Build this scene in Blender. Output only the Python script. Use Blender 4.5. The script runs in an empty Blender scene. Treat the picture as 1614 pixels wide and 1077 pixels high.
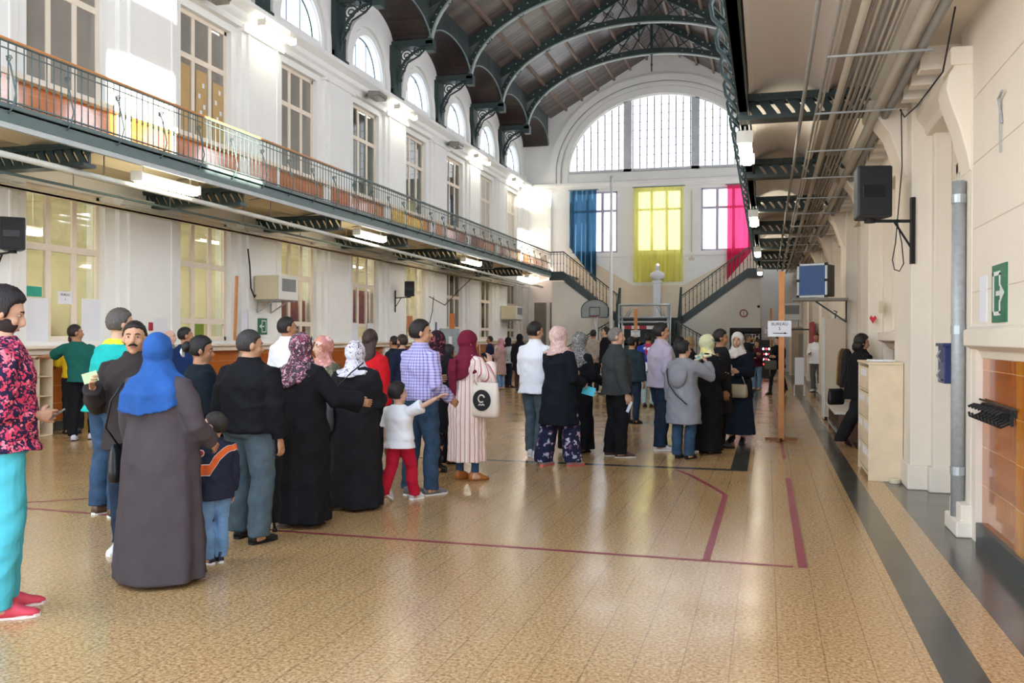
import bpy, bmesh, math, random
import numpy as np
from mathutils import Vector, Matrix

random.seed(11)
SC = bpy.context.scene
COL = SC.collection
PI = math.pi

# ------------------------------------------------------------------ materials
def lin(c):
    if isinstance(c, str):
        c = c.lstrip('#')
        c = tuple(int(c[i:i + 2], 16) for i in (0, 2, 4))
    out = []
    for v in c[:3]:
        v = v / 255.0
        out.append(v / 12.92 if v <= .04045 else ((v + .055) / 1.055) ** 2.4)
    return (out[0], out[1], out[2], 1.0)

def sc4(c, k):
    return (min(1, c[0] * k), min(1, c[1] * k), min(1, c[2] * k), 1.0)

MATS = {}
class NT:
    """small helper round a material's node tree"""
    def __init__(s, name):
        s.m = bpy.data.materials.new(name)
        s.m.use_nodes = True
        s.t = s.m.node_tree
        s.b = s.t.nodes['Principled BSDF']
        s.out = s.t.nodes['Material Output']
        MATS[name] = s.m
    def n(s, kind, **kw):
        x = s.t.nodes.new(kind)
        for k, v in kw.items():
            setattr(x, k, v)
        return x
    def l(s, a, b):
        s.t.links.new(a, b)
    def coord(s, scale=(1, 1, 1), rot=(0, 0, 0)):
        tc = s.n('ShaderNodeTexCoord')
        mp = s.n('ShaderNodeMapping')
        mp.inputs['Scale'].default_value = scale
        mp.inputs['Rotation'].default_value = rot
        s.l(tc.outputs['Object'], mp.inputs['Vector'])
        return mp.outputs['Vector']
    def noise(s, vec, scale, detail=3, rough=.55):
        x = s.n('ShaderNodeTexNoise')
        x.inputs['Scale'].default_value = scale
        x.inputs['Detail'].default_value = detail
        x.inputs['Roughness'].default_value = rough
        s.l(vec, x.inputs['Vector'])
        return x.outputs['Fac']
    def ramp(s, fac, stops, interp='LINEAR'):
        x = s.n('ShaderNodeValToRGB')
        x.color_ramp.interpolation = interp
        e = x.color_ramp.elements
        while len(e) < len(stops):
            e.new(.5)
        for i, (p, c) in enumerate(stops):
            e[i].position = p
            e[i].color = c
        s.l(fac, x.inputs['Fac'])
        return x.outputs['Color']
    def mix(s, fac, a, b, mode='MIX'):
        x = s.n('ShaderNodeMix', data_type='RGBA', blend_type=mode)
        for sock, v in ((x.inputs[0], fac), (x.inputs[6], a), (x.inputs[7], b)):
            if isinstance(v, (float, int)):
                sock.default_value = v
            elif isinstance(v, tuple):
                sock.default_value = v
            else:
                s.l(v, sock)
        return x.outputs[2]
    def math(s, op, a, b=0.0, c=0.0):
        x = s.n('ShaderNodeMath', operation=op)
        for i, v in enumerate((a, b, c)):
            if isinstance(v, (float, int)):
                x.inputs[i].default_value = v
            else:
                s.l(v, x.inputs[i])
        return x.outputs[0]
    def bump(s, h, strength=.2, dist=.01):
        x = s.n('ShaderNodeBump')
        x.inputs['Strength'].default_value = strength
        x.inputs['Distance'].default_value = dist
        s.l(h, x.inputs['Height'])
        s.l(x.outputs['Normal'], s.b.inputs['Normal'])
    def set(s, rough=.6, metal=0.0, spec=.5, coat=0.0, sheen=0.0):
        s.b.inputs['Roughness'].default_value = rough
        s.b.inputs['Metallic'].default_value = metal
        s.b.inputs['Specular IOR Level'].default_value = spec
        s.b.inputs['Coat Weight'].default_value = coat
        s.b.inputs['Sheen Weight'].default_value = sheen

def mat(name, col, rough=.6, metal=0.0, var=.08, vscale=3.0, bump=0.0, bscale=60.0, spec=.4, coat=0.0, sheen=0.0):
    if name in MATS:
        return MATS[name]
    t = NT(name)
    c = lin(col)
    t.set(rough, metal, spec, coat, sheen)
    v = t.coord()
    f = t.noise(v, vscale, 4)
    t.l(t.ramp(f, [(.3, sc4(c, 1 - var)), (.7, sc4(c, 1 + var))]), t.b.inputs['Base Color'])
    if bump:
        t.bump(t.noise(v, bscale, 3), bump, .004)
    return t.m

def emit(name, col, strength):
    t = NT(name)
    c = lin(col)
    v = t.coord()
    f = t.noise(v, 1.5, 2)
    t.b.inputs['Base Color'].default_value = c
    t.l(t.ramp(f, [(.3, sc4(c, .96)), (.7, c)]), t.b.inputs['Emission Color'])
    t.b.inputs['Emission Strength'].default_value = strength
    return t.m

def cloth(name, col, var=.12, bump=.25, rough=.85):
    return mat(name, col, rough=rough, var=var, vscale=9, bump=bump, bscale=320, spec=.15, sheen=.0)

# ------------------------------------------------------------------ mesh builder
class MB:
    def __init__(s):
        s.v = []
        s.f = []
        s.mi = []
        s.cur = 0
    def add(s, verts, faces):
        o = len(s.v)
        s.v.extend([tuple(p) for p in verts])
        for f in faces:
            s.f.append(tuple(i + o for i in f))
            s.mi.append(s.cur)
        return s
    def box(s, x0, x1, y0, y1, z0, z1):
        v = [(x0, y0, z0), (x1, y0, z0), (x1, y1, z0), (x0, y1, z0), (x0, y0, z1), (x1, y0, z1), (x1, y1, z1), (x0, y1, z1)]
        return s.add(v, [(0, 3, 2, 1), (4, 5, 6, 7), (0, 1, 5, 4), (1, 2, 6, 5), (2, 3, 7, 6), (3, 0, 4, 7)])
    def obox(s, c, sx, sy, sz, M=None):
        v = []
        for dz in (-1, 1):
            for dx, dy in ((-1, -1), (1, -1), (1, 1), (-1, 1)):
                p = Vector((dx * sx / 2, dy * sy / 2, dz * sz / 2))
                if M is not None:
                    p = M @ p
                v.append(p + Vector(c))
        return s.add(v, [(0, 3, 2, 1), (4, 5, 6, 7), (0, 1, 5, 4), (1, 2, 6, 5), (2, 3, 7, 6), (3, 0, 4, 7)])
    def bar(s, a, b, w, h=None, up=(0, 0, 1)):
        """rectangular bar from a to b"""
        a, b = Vector(a), Vector(b)
        h = w if h is None else h
        d = (b - a)
        L = d.length
        if L < 1e-6:
            return s
        d.normalize()
        u = Vector(up)
        if abs(d.dot(u)) > .98:
            u = Vector((1, 0, 0))
        r = d.cross(u).normalized()
        u = r.cross(d)
        v = []
        for p in (a, b):
            for i, j in ((-1, -1), (1, -1), (1, 1), (-1, 1)):
                v.append(p + r * (i * w / 2) + u * (j * h / 2))
        return s.add(v, [(3, 2, 1, 0), (4, 5, 6, 7), (0, 1, 5, 4), (1, 2, 6, 5), (2, 3, 7, 6), (3, 0, 4, 7)])
    def loft(s, rings, caps=True):
        n = len(rings[0])
        v = [p for r in rings for p in r]
        f = []
        for k in range(len(rings) - 1):
            for i in range(n):
                j = (i + 1) % n
                f.append((k * n + i, k * n + j, (k + 1) * n + j, (k + 1) * n + i))
        if caps:
            f.append(tuple(reversed(range(n))))
            o = (len(rings) - 1) * n
            f.append(tuple(range(o, o + n)))
        return s.add(v, f)
    def tube(s, pts, rad, n=8, caps=True, flat=1.0, ref=None):
        """round tube through pts; rad a number or a list; flat squeezes the second axis"""
        P = [Vector(p) for p in pts]
        if not isinstance(rad, (list, tuple)):
            rad = [rad] * len(P)
        rings = []
        prev = None
        for i, p in enumerate(P):
            if i == 0:
                d = P[1] - P[0]
            elif i == len(P) - 1:
                d = P[-1] - P[-2]
            else:
                d = (P[i + 1] - P[i]).normalized() + (P[i] - P[i - 1]).normalized()
            if d.length < 1e-9:
                d = Vector((0, 0, 1))
            d.normalize()
            if prev is None:
                a = Vector(ref) if ref is not None else (Vector((1, 0, 0)) if abs(d.x) < .8 else Vector((0, 1, 0)))
            else:
                a = prev
            u = (a - d * a.dot(d))
            if u.length < 1e-6:
                u = d.orthogonal()
            u.normalize()
            prev = u
            w = d.cross(u)
            r = rad[i]
            rings.append([p + u * (math.cos(2 * PI * k / n) * r) + w * (math.sin(2 * PI * k / n) * r * flat) for k in range(n)])
        return s.loft(rings, caps)
    def ell(s, c, r, nu=16, nv=10, M=None):
        c = Vector(c)
        v = []
        f = []
        for j in range(nv + 1):
            t = PI * j / nv
            for i in range(nu):
                a = 2 * PI * i / nu
                p = Vector((r[0] * math.sin(t) * math.cos(a), r[1] * math.sin(t) * math.sin(a), -r[2] * math.cos(t)))
                if M is not None:
                    p = M @ p
                v.append(p + c)
        for j in range(nv):
            for i in range(nu):
                k = (i + 1) % nu
                f.append((j * nu + i, j * nu + k, (j + 1) * nu + k, (j + 1) * nu + i))
        return s.add(v, f)
    def prism(s, poly, fn, d0, d1):
        """poly: 2D points; fn(u, v, d) -> 3D; extruded from d0 to d1"""
        n = len(poly)
        v = [fn(u, w, d0) for u, w in poly] + [fn(u, w, d1) for u, w in poly]
        f = [tuple(reversed(range(n))), tuple(range(n, 2 * n))]
        for i in range(n):
            j = (i + 1) % n
            f.append((i, j, n + j, n + i))
        return s.add(v, f)
    def lathe(s, prof, c=(0, 0, 0), n=20):
        rings = [[(c[0] + r * math.cos(2 * PI * k / n), c[1] + r * math.sin(2 * PI * k / n), c[2] + z) for k in range(n)] for r, z in prof]
        return s.loft(rings)
    def grid(s, fn, nu, nv):
        v = [fn(i / nu, j / nv) for j in range(nv + 1) for i in range(nu + 1)]
        f = []
        for j in range(nv):
            for i in range(nu):
                a = j * (nu + 1) + i
                f.append((a, a + 1, a + nu + 2, a + nu + 1))
        return s.add(v, f)
    def mesh(s, name, shift=None):
        me = bpy.data.meshes.new(name)
        v = s.v if shift is None else [(p[0] - shift[0], p[1] - shift[1], p[2] - shift[2]) for p in s.v]
        me.from_pydata(v, [], s.f)
        return me
    def build(s, name, m, parent=None, smooth=False, bevel=0.0, origin=None, solid=0.0, fixn=True):
        """one mesh object; a top-level one gets its origin at origin (or its base)"""
        if parent is None and origin is None:
            A = np.array(s.v)
            lo, hi = A.min(0), A.max(0)
            origin = ((lo[0] + hi[0]) / 2, (lo[1] + hi[1]) / 2, lo[2])
        me = s.mesh(name, origin if parent is None else None)
        ms = m if isinstance(m, (list, tuple)) else [m]
        for x in ms:
            me.materials.append(x)
        if len(ms) > 1:
            me.polygons.foreach_set('material_index', s.mi)
        if fixn:
            bm = bmesh.new()
            bm.from_mesh(me)
            bmesh.ops.recalc_face_normals(bm, faces=bm.faces)
            bm.to_mesh(me)
            bm.free()
        if smooth:
            me.polygons.foreach_set('use_smooth', [True] * len(me.polygons))
        o = bpy.data.objects.new(name, me)
        COL.objects.link(o)
        if parent is None:
            o.location = origin
        else:
            o.parent = parent
        if bevel:
            b = o.modifiers.new('edge', 'BEVEL')
            b.width = bevel
            b.segments = 2
            b.limit_method = 'ANGLE'
        if solid:
            b = o.modifiers.new('thickness', 'SOLIDIFY')
            b.thickness = solid
        return o

def tag(o, label, cat, group=None, kind=None):
    if label:
        o['label'] = label
    if cat:
        o['category'] = cat
    if group:
        o['group'] = group
    if kind:
        o['kind'] = kind
    return o

def thing(name, label, cat, loc=(0, 0, 0), rz=0.0, group=None):
    o = bpy.data.objects.new(name, None)
    o.empty_display_size = .1
    COL.objects.link(o)
    o.location = loc
    o.rotation_euler = (0, 0, rz)
    return tag(o, label, cat, group)

def struct(o):
    o['kind'] = 'structure'
    return o

def place(o, parent):
    """copy of a mesh object under a parent"""
    c = o.copy()
    c.parent = parent
    COL.objects.link(c)
    return c

def dup(root, loc, rz=None, label=None):
    r = root.copy()
    COL.objects.link(r)
    r.location = loc
    if rz is not None:
        r.rotation_euler = (0, 0, rz)
    if label:
        r['label'] = label
    for ch in list(root.children):
        c = ch.copy()
        COL.objects.link(c)
        c.parent = r
        for g in list(ch.children):
            d = g.copy()
            COL.objects.link(d)
            d.parent = c
    return r

ORD = ['first', 'second', 'third', 'fourth', 'fifth', 'sixth', 'seventh', 'eighth', 'ninth', 'tenth', 'eleventh']

def spiral(c, r0, r1, a0, turns, fn, n=26):
    out = []
    for i in range(n + 1):
        t = i / n
        a = a0 + turns * 2 * PI * t
        r = r0 + (r1 - r0) * t
        out.append(fn(c[0] + r * math.cos(a), c[1] + r * math.sin(a)))
    return out

# ------------------------------------------------------------------ dimensions
XL, XR, YE = -11.67, 1.83, 44.6
Y0 = 1.0
XG, XRG = -9.45, -.33          # gallery edges
BC = [13.3 + 4.1 * i for i in range(-2, 8)]      # window centres
BB = [11.25 + 4.1 * i for i in range(-1, 9)]     # bay boundaries
YG = 40.6                      # end of the galleries

# ------------------------------------------------------------------ materials of the building
wall_m = mat('painted_plaster', '#e8e8e4', .75, var=.025, vscale=1.2, bump=.06, bscale=30)
wall_low = mat('cream_plaster', '#d6cfbe', .7, var=.03, vscale=1.2, bump=.06, bscale=30)
pink_m = mat('pinkish_plaster', '#e2d8c8', .7, var=.03, vscale=1.5, bump=.05, bscale=30)
trim_m = mat('cream_wood_paint', '#e2d6c4', .5, var=.03, vscale=3)
soffit_m = mat('soffit_plaster', '#d6c9a6', .8, var=.03, vscale=2, bump=.05)
iron = mat('dark_green_iron', '#2a3a39', .45, var=.15, vscale=6, spec=.5)
iron_g = mat('grey_green_iron', '#5b6c6a', .5, var=.08, vscale=4, spec=.4)
iron_l = mat('light_grey_iron', '#8c9894', .45, var=.08, vscale=4)
dkwood = mat('dark_ceiling_wood', '#2f2422', .5, var=.25, vscale=5)
birch = mat('birch_wood', '#dcc8a8', .55, var=.06, vscale=6)
stone_d = mat('dark_skirting_stone', '#3a3f40', .35, var=.1, vscale=8)
galv = mat('galvanised_steel', '#a2a6a8', .4, metal=.15, var=.12, vscale=20)
pipe_m = mat('painted_pipe', '#a89f90', .5, var=.05)
pipe_g = mat('grey_pipe', '#858078', .5, var=.06)
lamp_w = mat('lamp_housing', '#dcd8cc', .5, var=.03)
glow = emit('fluorescent_tube', '#fff6e0', 17.0)
black_p = mat('black_plastic', '#2c2e31', .5, var=.1)
white_p = mat('white_plastic', '#d8d8d2', .5, var=.03)
cream_p = mat('cream_plastic', '#cfc6a8', .5, var=.03)
paper = mat('white_paper', '#dfe0e6', .8, var=.02)
rub = mat('black_rubber', '#1a1a1c', .6)
steel = mat('silver_aluminium', '#a9b1b4', .35, metal=.5, var=.06)
redp = mat('red_paint', '#a3263a', .55)
orangew = mat('orange_wood', '#c4834a', .5, var=.12, vscale=8)

def floor_mat(name, c0, c1, c2, rough, tile, joints=True):
    t = NT(name)
    t.set(rough, spec=.5)
    v = t.coord()
    n1 = t.noise(v, 48, 3, .75)
    base = t.ramp(n1, [(.36, lin(c0)), (.5, lin(c1)), (.66, lin(c2))])
    n2 = t.noise(v, .5, 3)
    base = t.mix(t.math('MULTIPLY', n2, .25), base, lin(c0))
    if joints:
        sx = t.n('ShaderNodeSeparateXYZ')
        t.l(v, sx.inputs[0])
        a = t.math('PINGPONG', t.math('ADD', sx.outputs[0], 40.0 - .795 + tile / 2), tile / 2)
        b = t.math('PINGPONG', t.math('ADD', sx.outputs[1], 40.0), tile)
        fa = t.math('MULTIPLY', t.math('LESS_THAN', a, .0035), t.math('LESS_THAN', sx.outputs[0], .78))
        fb = t.math('LESS_THAN', b, .0025)
        base = t.mix(t.math('MULTIPLY', t.math('ADD', fa, t.math('MULTIPLY', fb, .3)), .42), base, lin('#5a4632'))
    t.l(base, t.b.inputs['Base Color'])
    r = t.ramp(t.noise(v, 1.7, 4), [(.3, (rough * .8,) * 3 + (1,)), (.7, (rough * 1.3,) * 3 + (1,))])
    t.l(r, t.b.inputs['Roughness'])
    t.bump(t.noise(v, 3.2, 2), .02, .02)
    return t.m
terrazzo = floor_mat('tan_terrazzo', '#8b6640', '#bd9867', '#dabc8c', .19, .225)
darktile = floor_mat('dark_stone_tile', '#38342f', '#4a463f', '#5a564e', .17, .36)
darkstrip = floor_mat('dark_stone_strip', '#34352f', '#45443c', '#55544a', .2, .4, False)

def tile_mat(name, c1, c2, mortar, sx, sy, rot=(0, 0, 0), rough=.12):
    t = NT(name)
    t.set(rough, spec=.6, coat=.4)
    v = t.coord((1, 1, 1), rot)
    b = t.n('ShaderNodeTexBrick')
    b.inputs['Scale'].default_value = 1.0
    b.inputs['Brick Width'].default_value = sx
    b.inputs['Row Height'].default_value = sy
    b.inputs['Mortar Size'].default_value = .004
    b.inputs['Color1'].default_value = lin(c1)
    b.inputs['Color2'].default_value = lin(c2)
    b.inputs['Mortar'].default_value = lin(mortar)
    t.l(v, b.inputs['Vector'])
    w = t.noise(t.coord((7, 7, 1.2)), 2.2, 4)
    c = t.mix(t.ramp(w, [(.35, (0, 0, 0, 1)), (.75, (.38, .38, .38, 1))]), b.outputs['Color'], lin('#8a3c10'))
    t.l(c, t.b.inputs['Base Color'])
    t.bump(t.noise(t.coord(), 6, 2), .06, .01)
    return t.m
# brick texture runs in its own XY: turn it so that it lies on a wall of constant X
tiles_y = tile_mat('orange_glazed_tiles', '#bf7030', '#ae5c22', '#d0a070', .30, .15, (PI / 2, 0, PI / 2))
tiles_y2 = tile_mat('yellow_glazed_tiles', '#d08a1e', '#c8781c', '#d8b070', .30, .15, (PI / 2, 0, PI / 2))

def brick_white():
    t = NT('whitewashed_brick_vault')
    t.set(.75)
    v = t.coord()
    sx = t.n('ShaderNodeSeparateXYZ')
    t.l(v, sx.inputs[0])
    wob = t.noise(v, 5, 2)
    y = t.math('ADD', sx.outputs[1], t.math('MULTIPLY', wob, .02))
    g = t.math('PINGPONG', t.math('ADD', y, 10.0), .045)
    f = t.math('LESS_THAN', g, .008)
    t.l(t.mix(t.math('MULTIPLY', f, .35), lin('#e8e1da'), lin('#f4efe8')), t.b.inputs['Base Color'])
    t.bump(g, .25, .01)
    return t.m
brickw = brick_white()

def boards_mat(name, c0, c1, c2, axis, per, rough=.35):
    """tongue and groove boards; axis 0: boards side by side along x, 1: along y"""
    t = NT(name)
    t.set(rough, spec=.5)
    v = t.coord()
    sx = t.n('ShaderNodeSeparateXYZ')
    t.l(v, sx.inputs[0])
    u = t.math('ADD', sx.outputs[axis], 60.0)
    idx = t.math('FLOOR', t.math('DIVIDE', u, per))
    wn = t.n('ShaderNodeTexWhiteNoise', noise_dimensions='1D')
    t.l(idx, wn.inputs['W'])
    streak = t.noise(t.coord((9, .9, .9) if axis == 0 else (.9, 9, .9)), 3, 4)
    f = t.math('ADD', t.math('MULTIPLY', wn.outputs['Value'], .45), t.math('MULTIPLY', streak, .55))
    c = t.ramp(f, [(.25, lin(c0)), (.5, lin(c1)), (.75, lin(c2))])
    gap = t.math('LESS_THAN', t.math('PINGPONG', u, per / 2), .006)
    t.l(t.mix(t.math('MULTIPLY', gap, .8), c, lin('#14100f')), t.b.inputs['Base Color'])
    return t.m
boards = boards_mat('dark_weathered_boards', '#3a3230', '#524944', '#6d625a', 1, .14)
frieze_b = boards_mat('grey_green_boards', '#2a3233', '#333c3c', '#3c4645', 1, .28, .5)

def glass_mat(name, tint, opac, rough=.03):
    t = NT(name)
    g = t.n('ShaderNodeBsdfGlossy')
    g.inputs['Roughness'].default_value = rough
    tr = t.n('ShaderNodeBsdfTransparent')
    tr.inputs['Color'].default_value = lin(tint)
    fr = t.n('ShaderNodeFresnel')
    fr.inputs['IOR'].default_value = 1.5
    mx = t.n('ShaderNodeMixShader')
    ge = t.n('ShaderNodeNewGeometry')
    front = t.math('SUBTRACT', 1.0, ge.outputs['Backfacing'])
    k = t.math('MULTIPLY', front, t.math('ADD', t.math('MULTIPLY', fr.outputs[0], .9), opac))
    t.l(k, mx.inputs[0])
    t.l(tr.outputs[0], mx.inputs[1])
    t.l(g.outputs[0], mx.inputs[2])
    t.l(mx.outputs[0], t.out.inputs['Surface'])
    return t.m
glass = glass_mat('window_glass', '#e8ece8', .06)
grey_glass = mat('grey_backed_glass', '#8d8880', .06, var=.12, vscale=.8, spec=.6)
blind_l = mat('pale_roller_blind', '#b4b2ac', .3, var=.04, vscale=1)
day = emit('bright_daylight_glazing', '#f4f8ff', 2.0)
day_side = emit('clerestory_daylight_glazing', '#dcecff', 2.2)
fill_r = emit('unseen_fill_glazing', '#f2f5ff', 9.5)  # unseen right upper panes, glow made strong to fill the hall

# ------------------------------------------------------------------ floor
f = MB()
XB0, XB1, YB0, YB1 = -.42, -.22, 11.32, 43.2
xs = [-12.2, -9.0, -8.85, XB0, XB1, .795, 1.01, 1.246, 2.3]
ys = [Y0, YB0, YB0 + .15, YB1, YE + .3]
for i in range(len(xs) - 1):
    for j in range(len(ys) - 1):
        xm, ym = (xs[i] + xs[i + 1]) / 2, (ys[j] + ys[j + 1]) / 2
        k = 0
        if .795 < xm < 1.01 or (XB0 < xm < XB1 and ym > YB0 and ym < YB1) or (-9.0 < xm < -8.85 and ym > YB0 and ym < YB1):
            k = 2
        elif xm > 1.246:
            k = 1
        elif -9 < xm < XB1 and YB0 < ym < YB0 + .15:
            k = 2
        f.cur = k
        f.box(xs[i], xs[i + 1], ys[j], ys[j + 1], -.12, 0)
struct(f.build('floor', [terrazzo, darktile, darkstrip], origin=(0, 0, 0)))

# painted red court lines on the floor
red_line = mat('dull_red_floor_paint', '#8e3444', .35, var=.15, vscale=12)
def flat_strip(pts, w, z=.0015):
    m = MB()
    P = [Vector((p[0], p[1], 0)) for p in pts]
    L = []
    for i, p in enumerate(P):
        d = (P[min(i + 1, len(P) - 1)] - P[max(i - 1, 0)]).normalized()
        nn = Vector((-d.y, d.x, 0)) * (w / 2)
        L.append((p + nn, p - nn))
    v = []
    for a, b in L:
        v += [(a.x, a.y, z), (b.x, b.y, z)]
    fs = [(2 * i, 2 * i + 1, 2 * i + 3, 2 * i + 2) for i in range(len(P) - 1)]
    return m.add(v, fs)
struct(flat_strip([(-7.6, 7.06), (-5.82, 6.95), (-3.87, 6.76), (-2.5, 6.74), (.18, 6.7)], .05).build('trim_1', red_line, fixn=False))
struct(flat_strip([(.245, 6.68), (.235, 10.9)], .062).build('trim_2', red_line, fixn=False))
struct(flat_strip([(.225, 12.6), (.17, 22.5)], .04).build('trim_3', red_line, fixn=False))
struct(flat_strip([(-.415, 6.72), (-.40, 9.55), (-.46, 9.75), (-.62, 10.2), (-.86, 10.85), (-1.05, 11.2)], .055).build('trim_4', red_line, fixn=False))
struct(flat_strip([(-7.0, 7.1), (-6.0, 7.9), (-5.2, 8.9)], .045).build('trim_5', red_line, fixn=False))

# ------------------------------------------------------------------ walls with openings
def wall_grid(mb, us, vs, holes, fn, d0, d1):
    """rectangular cells between the sorted cuts us x vs, leaving out those inside a hole"""
    us = sorted(set(us + [h[0] for h in holes] + [h[1] for h in holes]))
    vs = sorted(set(vs + [h[2] for h in holes] + [h[3] for h in holes]))
    for j in range(len(vs) - 1):
        i = 0
        while i < len(us) - 1:
            vm = (vs[j] + vs[j + 1]) / 2
            inside = lambda q: any(h[0] < q < h[1] and h[2] < vm < h[3] for h in holes)
            if inside((us[i] + us[i + 1]) / 2):
                i += 1
                continue
            e = i
            while e < len(us) - 1 and not inside((us[e] + us[e + 1]) / 2):
                e += 1
            mb.prism([(us[i], vs[j]), (us[e], vs[j]), (us[e], vs[j + 1]), (us[i], vs[j + 1])], fn, d0, d1)
            i = e
WW = .925
ZU0, ZU1, ZL0, ZL1 = 5.82, 8.45, 1.5, 4.12
LZ, LR = 9.55, 1.06
wl = MB()
holes = []
for c in BC:
    holes += [(c - WW, c + WW, ZL0, ZL1), (c - WW, c + WW, ZU0, ZU1)]
fnX = lambda u, v, d: (d, u, v)
wall_grid(wl, [Y0, YE + .4], [0, LZ], holes, fnX, XL - .4, XL)
def lunette_band(mb, x0, x1, zt):
    for i, c in enumerate(BC):
        y0 = Y0 if i == 0 else c - 2.05
        y1 = YE + .4 if i == len(BC) - 1 else c + 2.05
        if y0 >= c - LR:
            continue
        poly = [(y0, LZ), (c - LR, LZ)] + [(c - LR * math.cos(PI * k / 20), LZ + LR * math.sin(PI * k / 20)) for k in range(1, 20)] + [(c + LR, LZ), (y1, LZ), (y1, zt), (y0, zt)]
        mb.prism(poly, fnX, x0, x1)
lunette_band(wl, XL - .4, XL, 12.7)
struct(wl.build('wall_left', wall_m, origin=(0, 0, 0)))

# raised pilasters, string courses and the cornice of the left wall
pl = MB()
for k, b in enumerate(BB):
    for z0, z1 in ((0, 4.2), (4.75, 8.7)):
        pl.box(XL - .02, XL + .10, b - .86 + 2.05 - 2.05, b + .86, z0, z1)
        pl.box(XL - .02, XL + .15, b - .62, b + .62, z0, z1)
        pl.box(XL - .02, XL + .17, b - .66, b - .60, z0, z1)
        pl.box(XL - .02, XL + .17, b + .60, b + .66, z0, z1)
        pl.box(XL - .02, XL + .20, b - .9, b + .9, z1 - .16, z1)
    pl.box(XL - .02, XL + .12, b - .3, b + .3, 9.15, 9.55)
struct(pl.build('trim_6', wall_m, origin=(0, 0, 0), bevel=.012))
co = MB()
prof = [(0, 8.62), (.16, 8.62), (.16, 8.76), (.24, 8.82), (.24, 8.95), (.42, 9.06), (.42, 9.16), (.0, 9.22)]
co.prism(prof, lambda u, v, d: (XL + u - .01, d, v), Y0, YE)
struct(co.build('trim_7', wall_m, origin=(0, 0, 0)))
# archivolts round the lunettes
ar = MB()
for c in BC:
    for r0, r1, t_ in ((LR + .02, LR + .2, .06), (LR + .26, LR + .5, .12)):
        n = 24
        for k in range(n):
            a0, a1 = PI * k / n, PI * (k + 1) / n
            poly = [(c - r0 * math.cos(a0), LZ + r0 * math.sin(a0)), (c - r1 * math.cos(a0), LZ + r1 * math.sin(a0)), (c - r1 * math.cos(a1), LZ + r1 * math.sin(a1)), (c - r0 * math.cos(a1), LZ + r0 * math.sin(a1))]
            ar.prism(poly, fnX, XL - .01, XL + t_)
        for sgn in (-1, 1):
            ar.box(XL - .01, XL + t_, min(c + sgn * r0, c + sgn * r1), max(c + sgn * r0, c + sgn * r1), 9.2, LZ)
struct(ar.build('trim_8', wall_m, origin=(0, 0, 0)))
# glazed tile dados
da = MB()
for k, b in enumerate(BB):
    da.box(XL, XL + .03, b + .86, b + 3.24, .14, 1.28)
struct(da.build('trim_9', tiles_y, origin=(0, 0, 0)))
da = MB()
da.box(XL, XL + .03, Y0, YE, 4.6, 5.72)
for b in BB:
    da.box(XL, XL + .165, b - .63, b + .63, 4.6, 5.7)
    da.box(XL, XL + .165, b - .60, b + .60, .14, 1.28)
struct(da.build('trim_10', tiles_y, origin=(0, 0, 0)))
da = MB()
da.box(XL, XL + .22, Y0, YE, 1.28, 1.42)
da.box(XL, XL + .30, Y0, YE, 1.38, 1.43)
da.box(XL, XL + .19, Y0, YE, 5.7, 5.8)
struct(da.build('trim_11', trim_m, origin=(0, 0, 0), bevel=.01))
sk = MB()
sk.box(XL, XL + .18, Y0, YE, 0, .15)
struct(sk.build('baseboard_left', stone_d, origin=(0, 0, 0)))

# ------------------------------------------------------------------ windows of the left wall
NWIN = [0]
def window(w, h, loc, rz, cols, rows, pane_m, fm, depth=.08, bar_w=.055, board=None):
    """frame with bars (one part) and glass (one part); local x along the wall, y out of the wall"""
    NWIN[0] += 1
    root = bpy.data.objects.new('window_%d' % NWIN[0], None)
    COL.objects.link(root)
    root.location = loc
    root.rotation_euler = (0, 0, rz)
    struct(root)
    m = MB()
    for a in (0, w - .09):
        m.box(a, a + .09, -depth / 2, depth / 2, 0, h)
    for a in (0, h - .09):
        m.box(0, w, -depth / 2, depth / 2, a, a + .09)
    for i in range(1, cols):
        x = w * i / cols
        m.box(x - bar_w, x + bar_w, -depth * .4, depth * .4, 0, h)
    for z in rows:
        m.box(0, w, -depth * .45, depth * .45, z - .06, z + .06)
    m.build('window_frame', fm, root, bevel=.006)
    p = MB()
    p.box(.04, w - .04, -.008, .008, .04, h - .04)
    p.build('pane', pane_m, root)
    return root
RZL = -PI / 2      # left wall: local x -> -Y, local y -> +X
WUP, WLO = [], []
for i, c in enumerate(BC):
    pm = grey_glass if i in (1, 2, 3, 4) else (glass if i in (5, 6, 7) else blind_l)
    WUP.append(window(2 * WW, ZU1 - ZU0, (XL - .16, c + WW, ZU0), RZL, 3, [ZU1 - ZU0 - .95], pm, trim_m))
    WLO.append(window(2 * WW, ZL1 - ZL0, (XL - .16, c + WW, ZL0), RZL, 3, [1.62, .42] if i > 2 else [1.6], glass, trim_m, bar_w=.06))
# clerestory half-round windows
def lunette(loc, rz, m_pane):
    NWIN[0] += 1
    root = bpy.data.objects.new('window_%d' % NWIN[0], None)
    COL.objects.link(root)
    root.location = loc
    root.rotation_euler = (0, 0, rz)
    struct(root)
    p = MB()
    poly = [(LR * math.cos(PI * k / 28), LR * math.sin(PI * k / 28)) for k in range(29)]
    p.prism(poly, lambda u, v, d: (u, d, v), -.01, .01)
    p.build('pane', m_pane, root)
    m = MB()
    m.tube([(LR * .985 * math.cos(PI * k / 28), .0, LR * .985 * math.sin(PI * k / 28)) for k in range(29)], .03, 6)
    for x in (-.36, .36):
        m.box(x - .014, x + .014, -.03, .03, 0, math.sqrt(LR ** 2 - x * x))
    m.box(-LR, LR, -.03, .03, 0, .03)
    m.build('window_frame', iron, root)
for c in BC:
    lunette((XL - .22, c, LZ), RZL, day_side)

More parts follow.
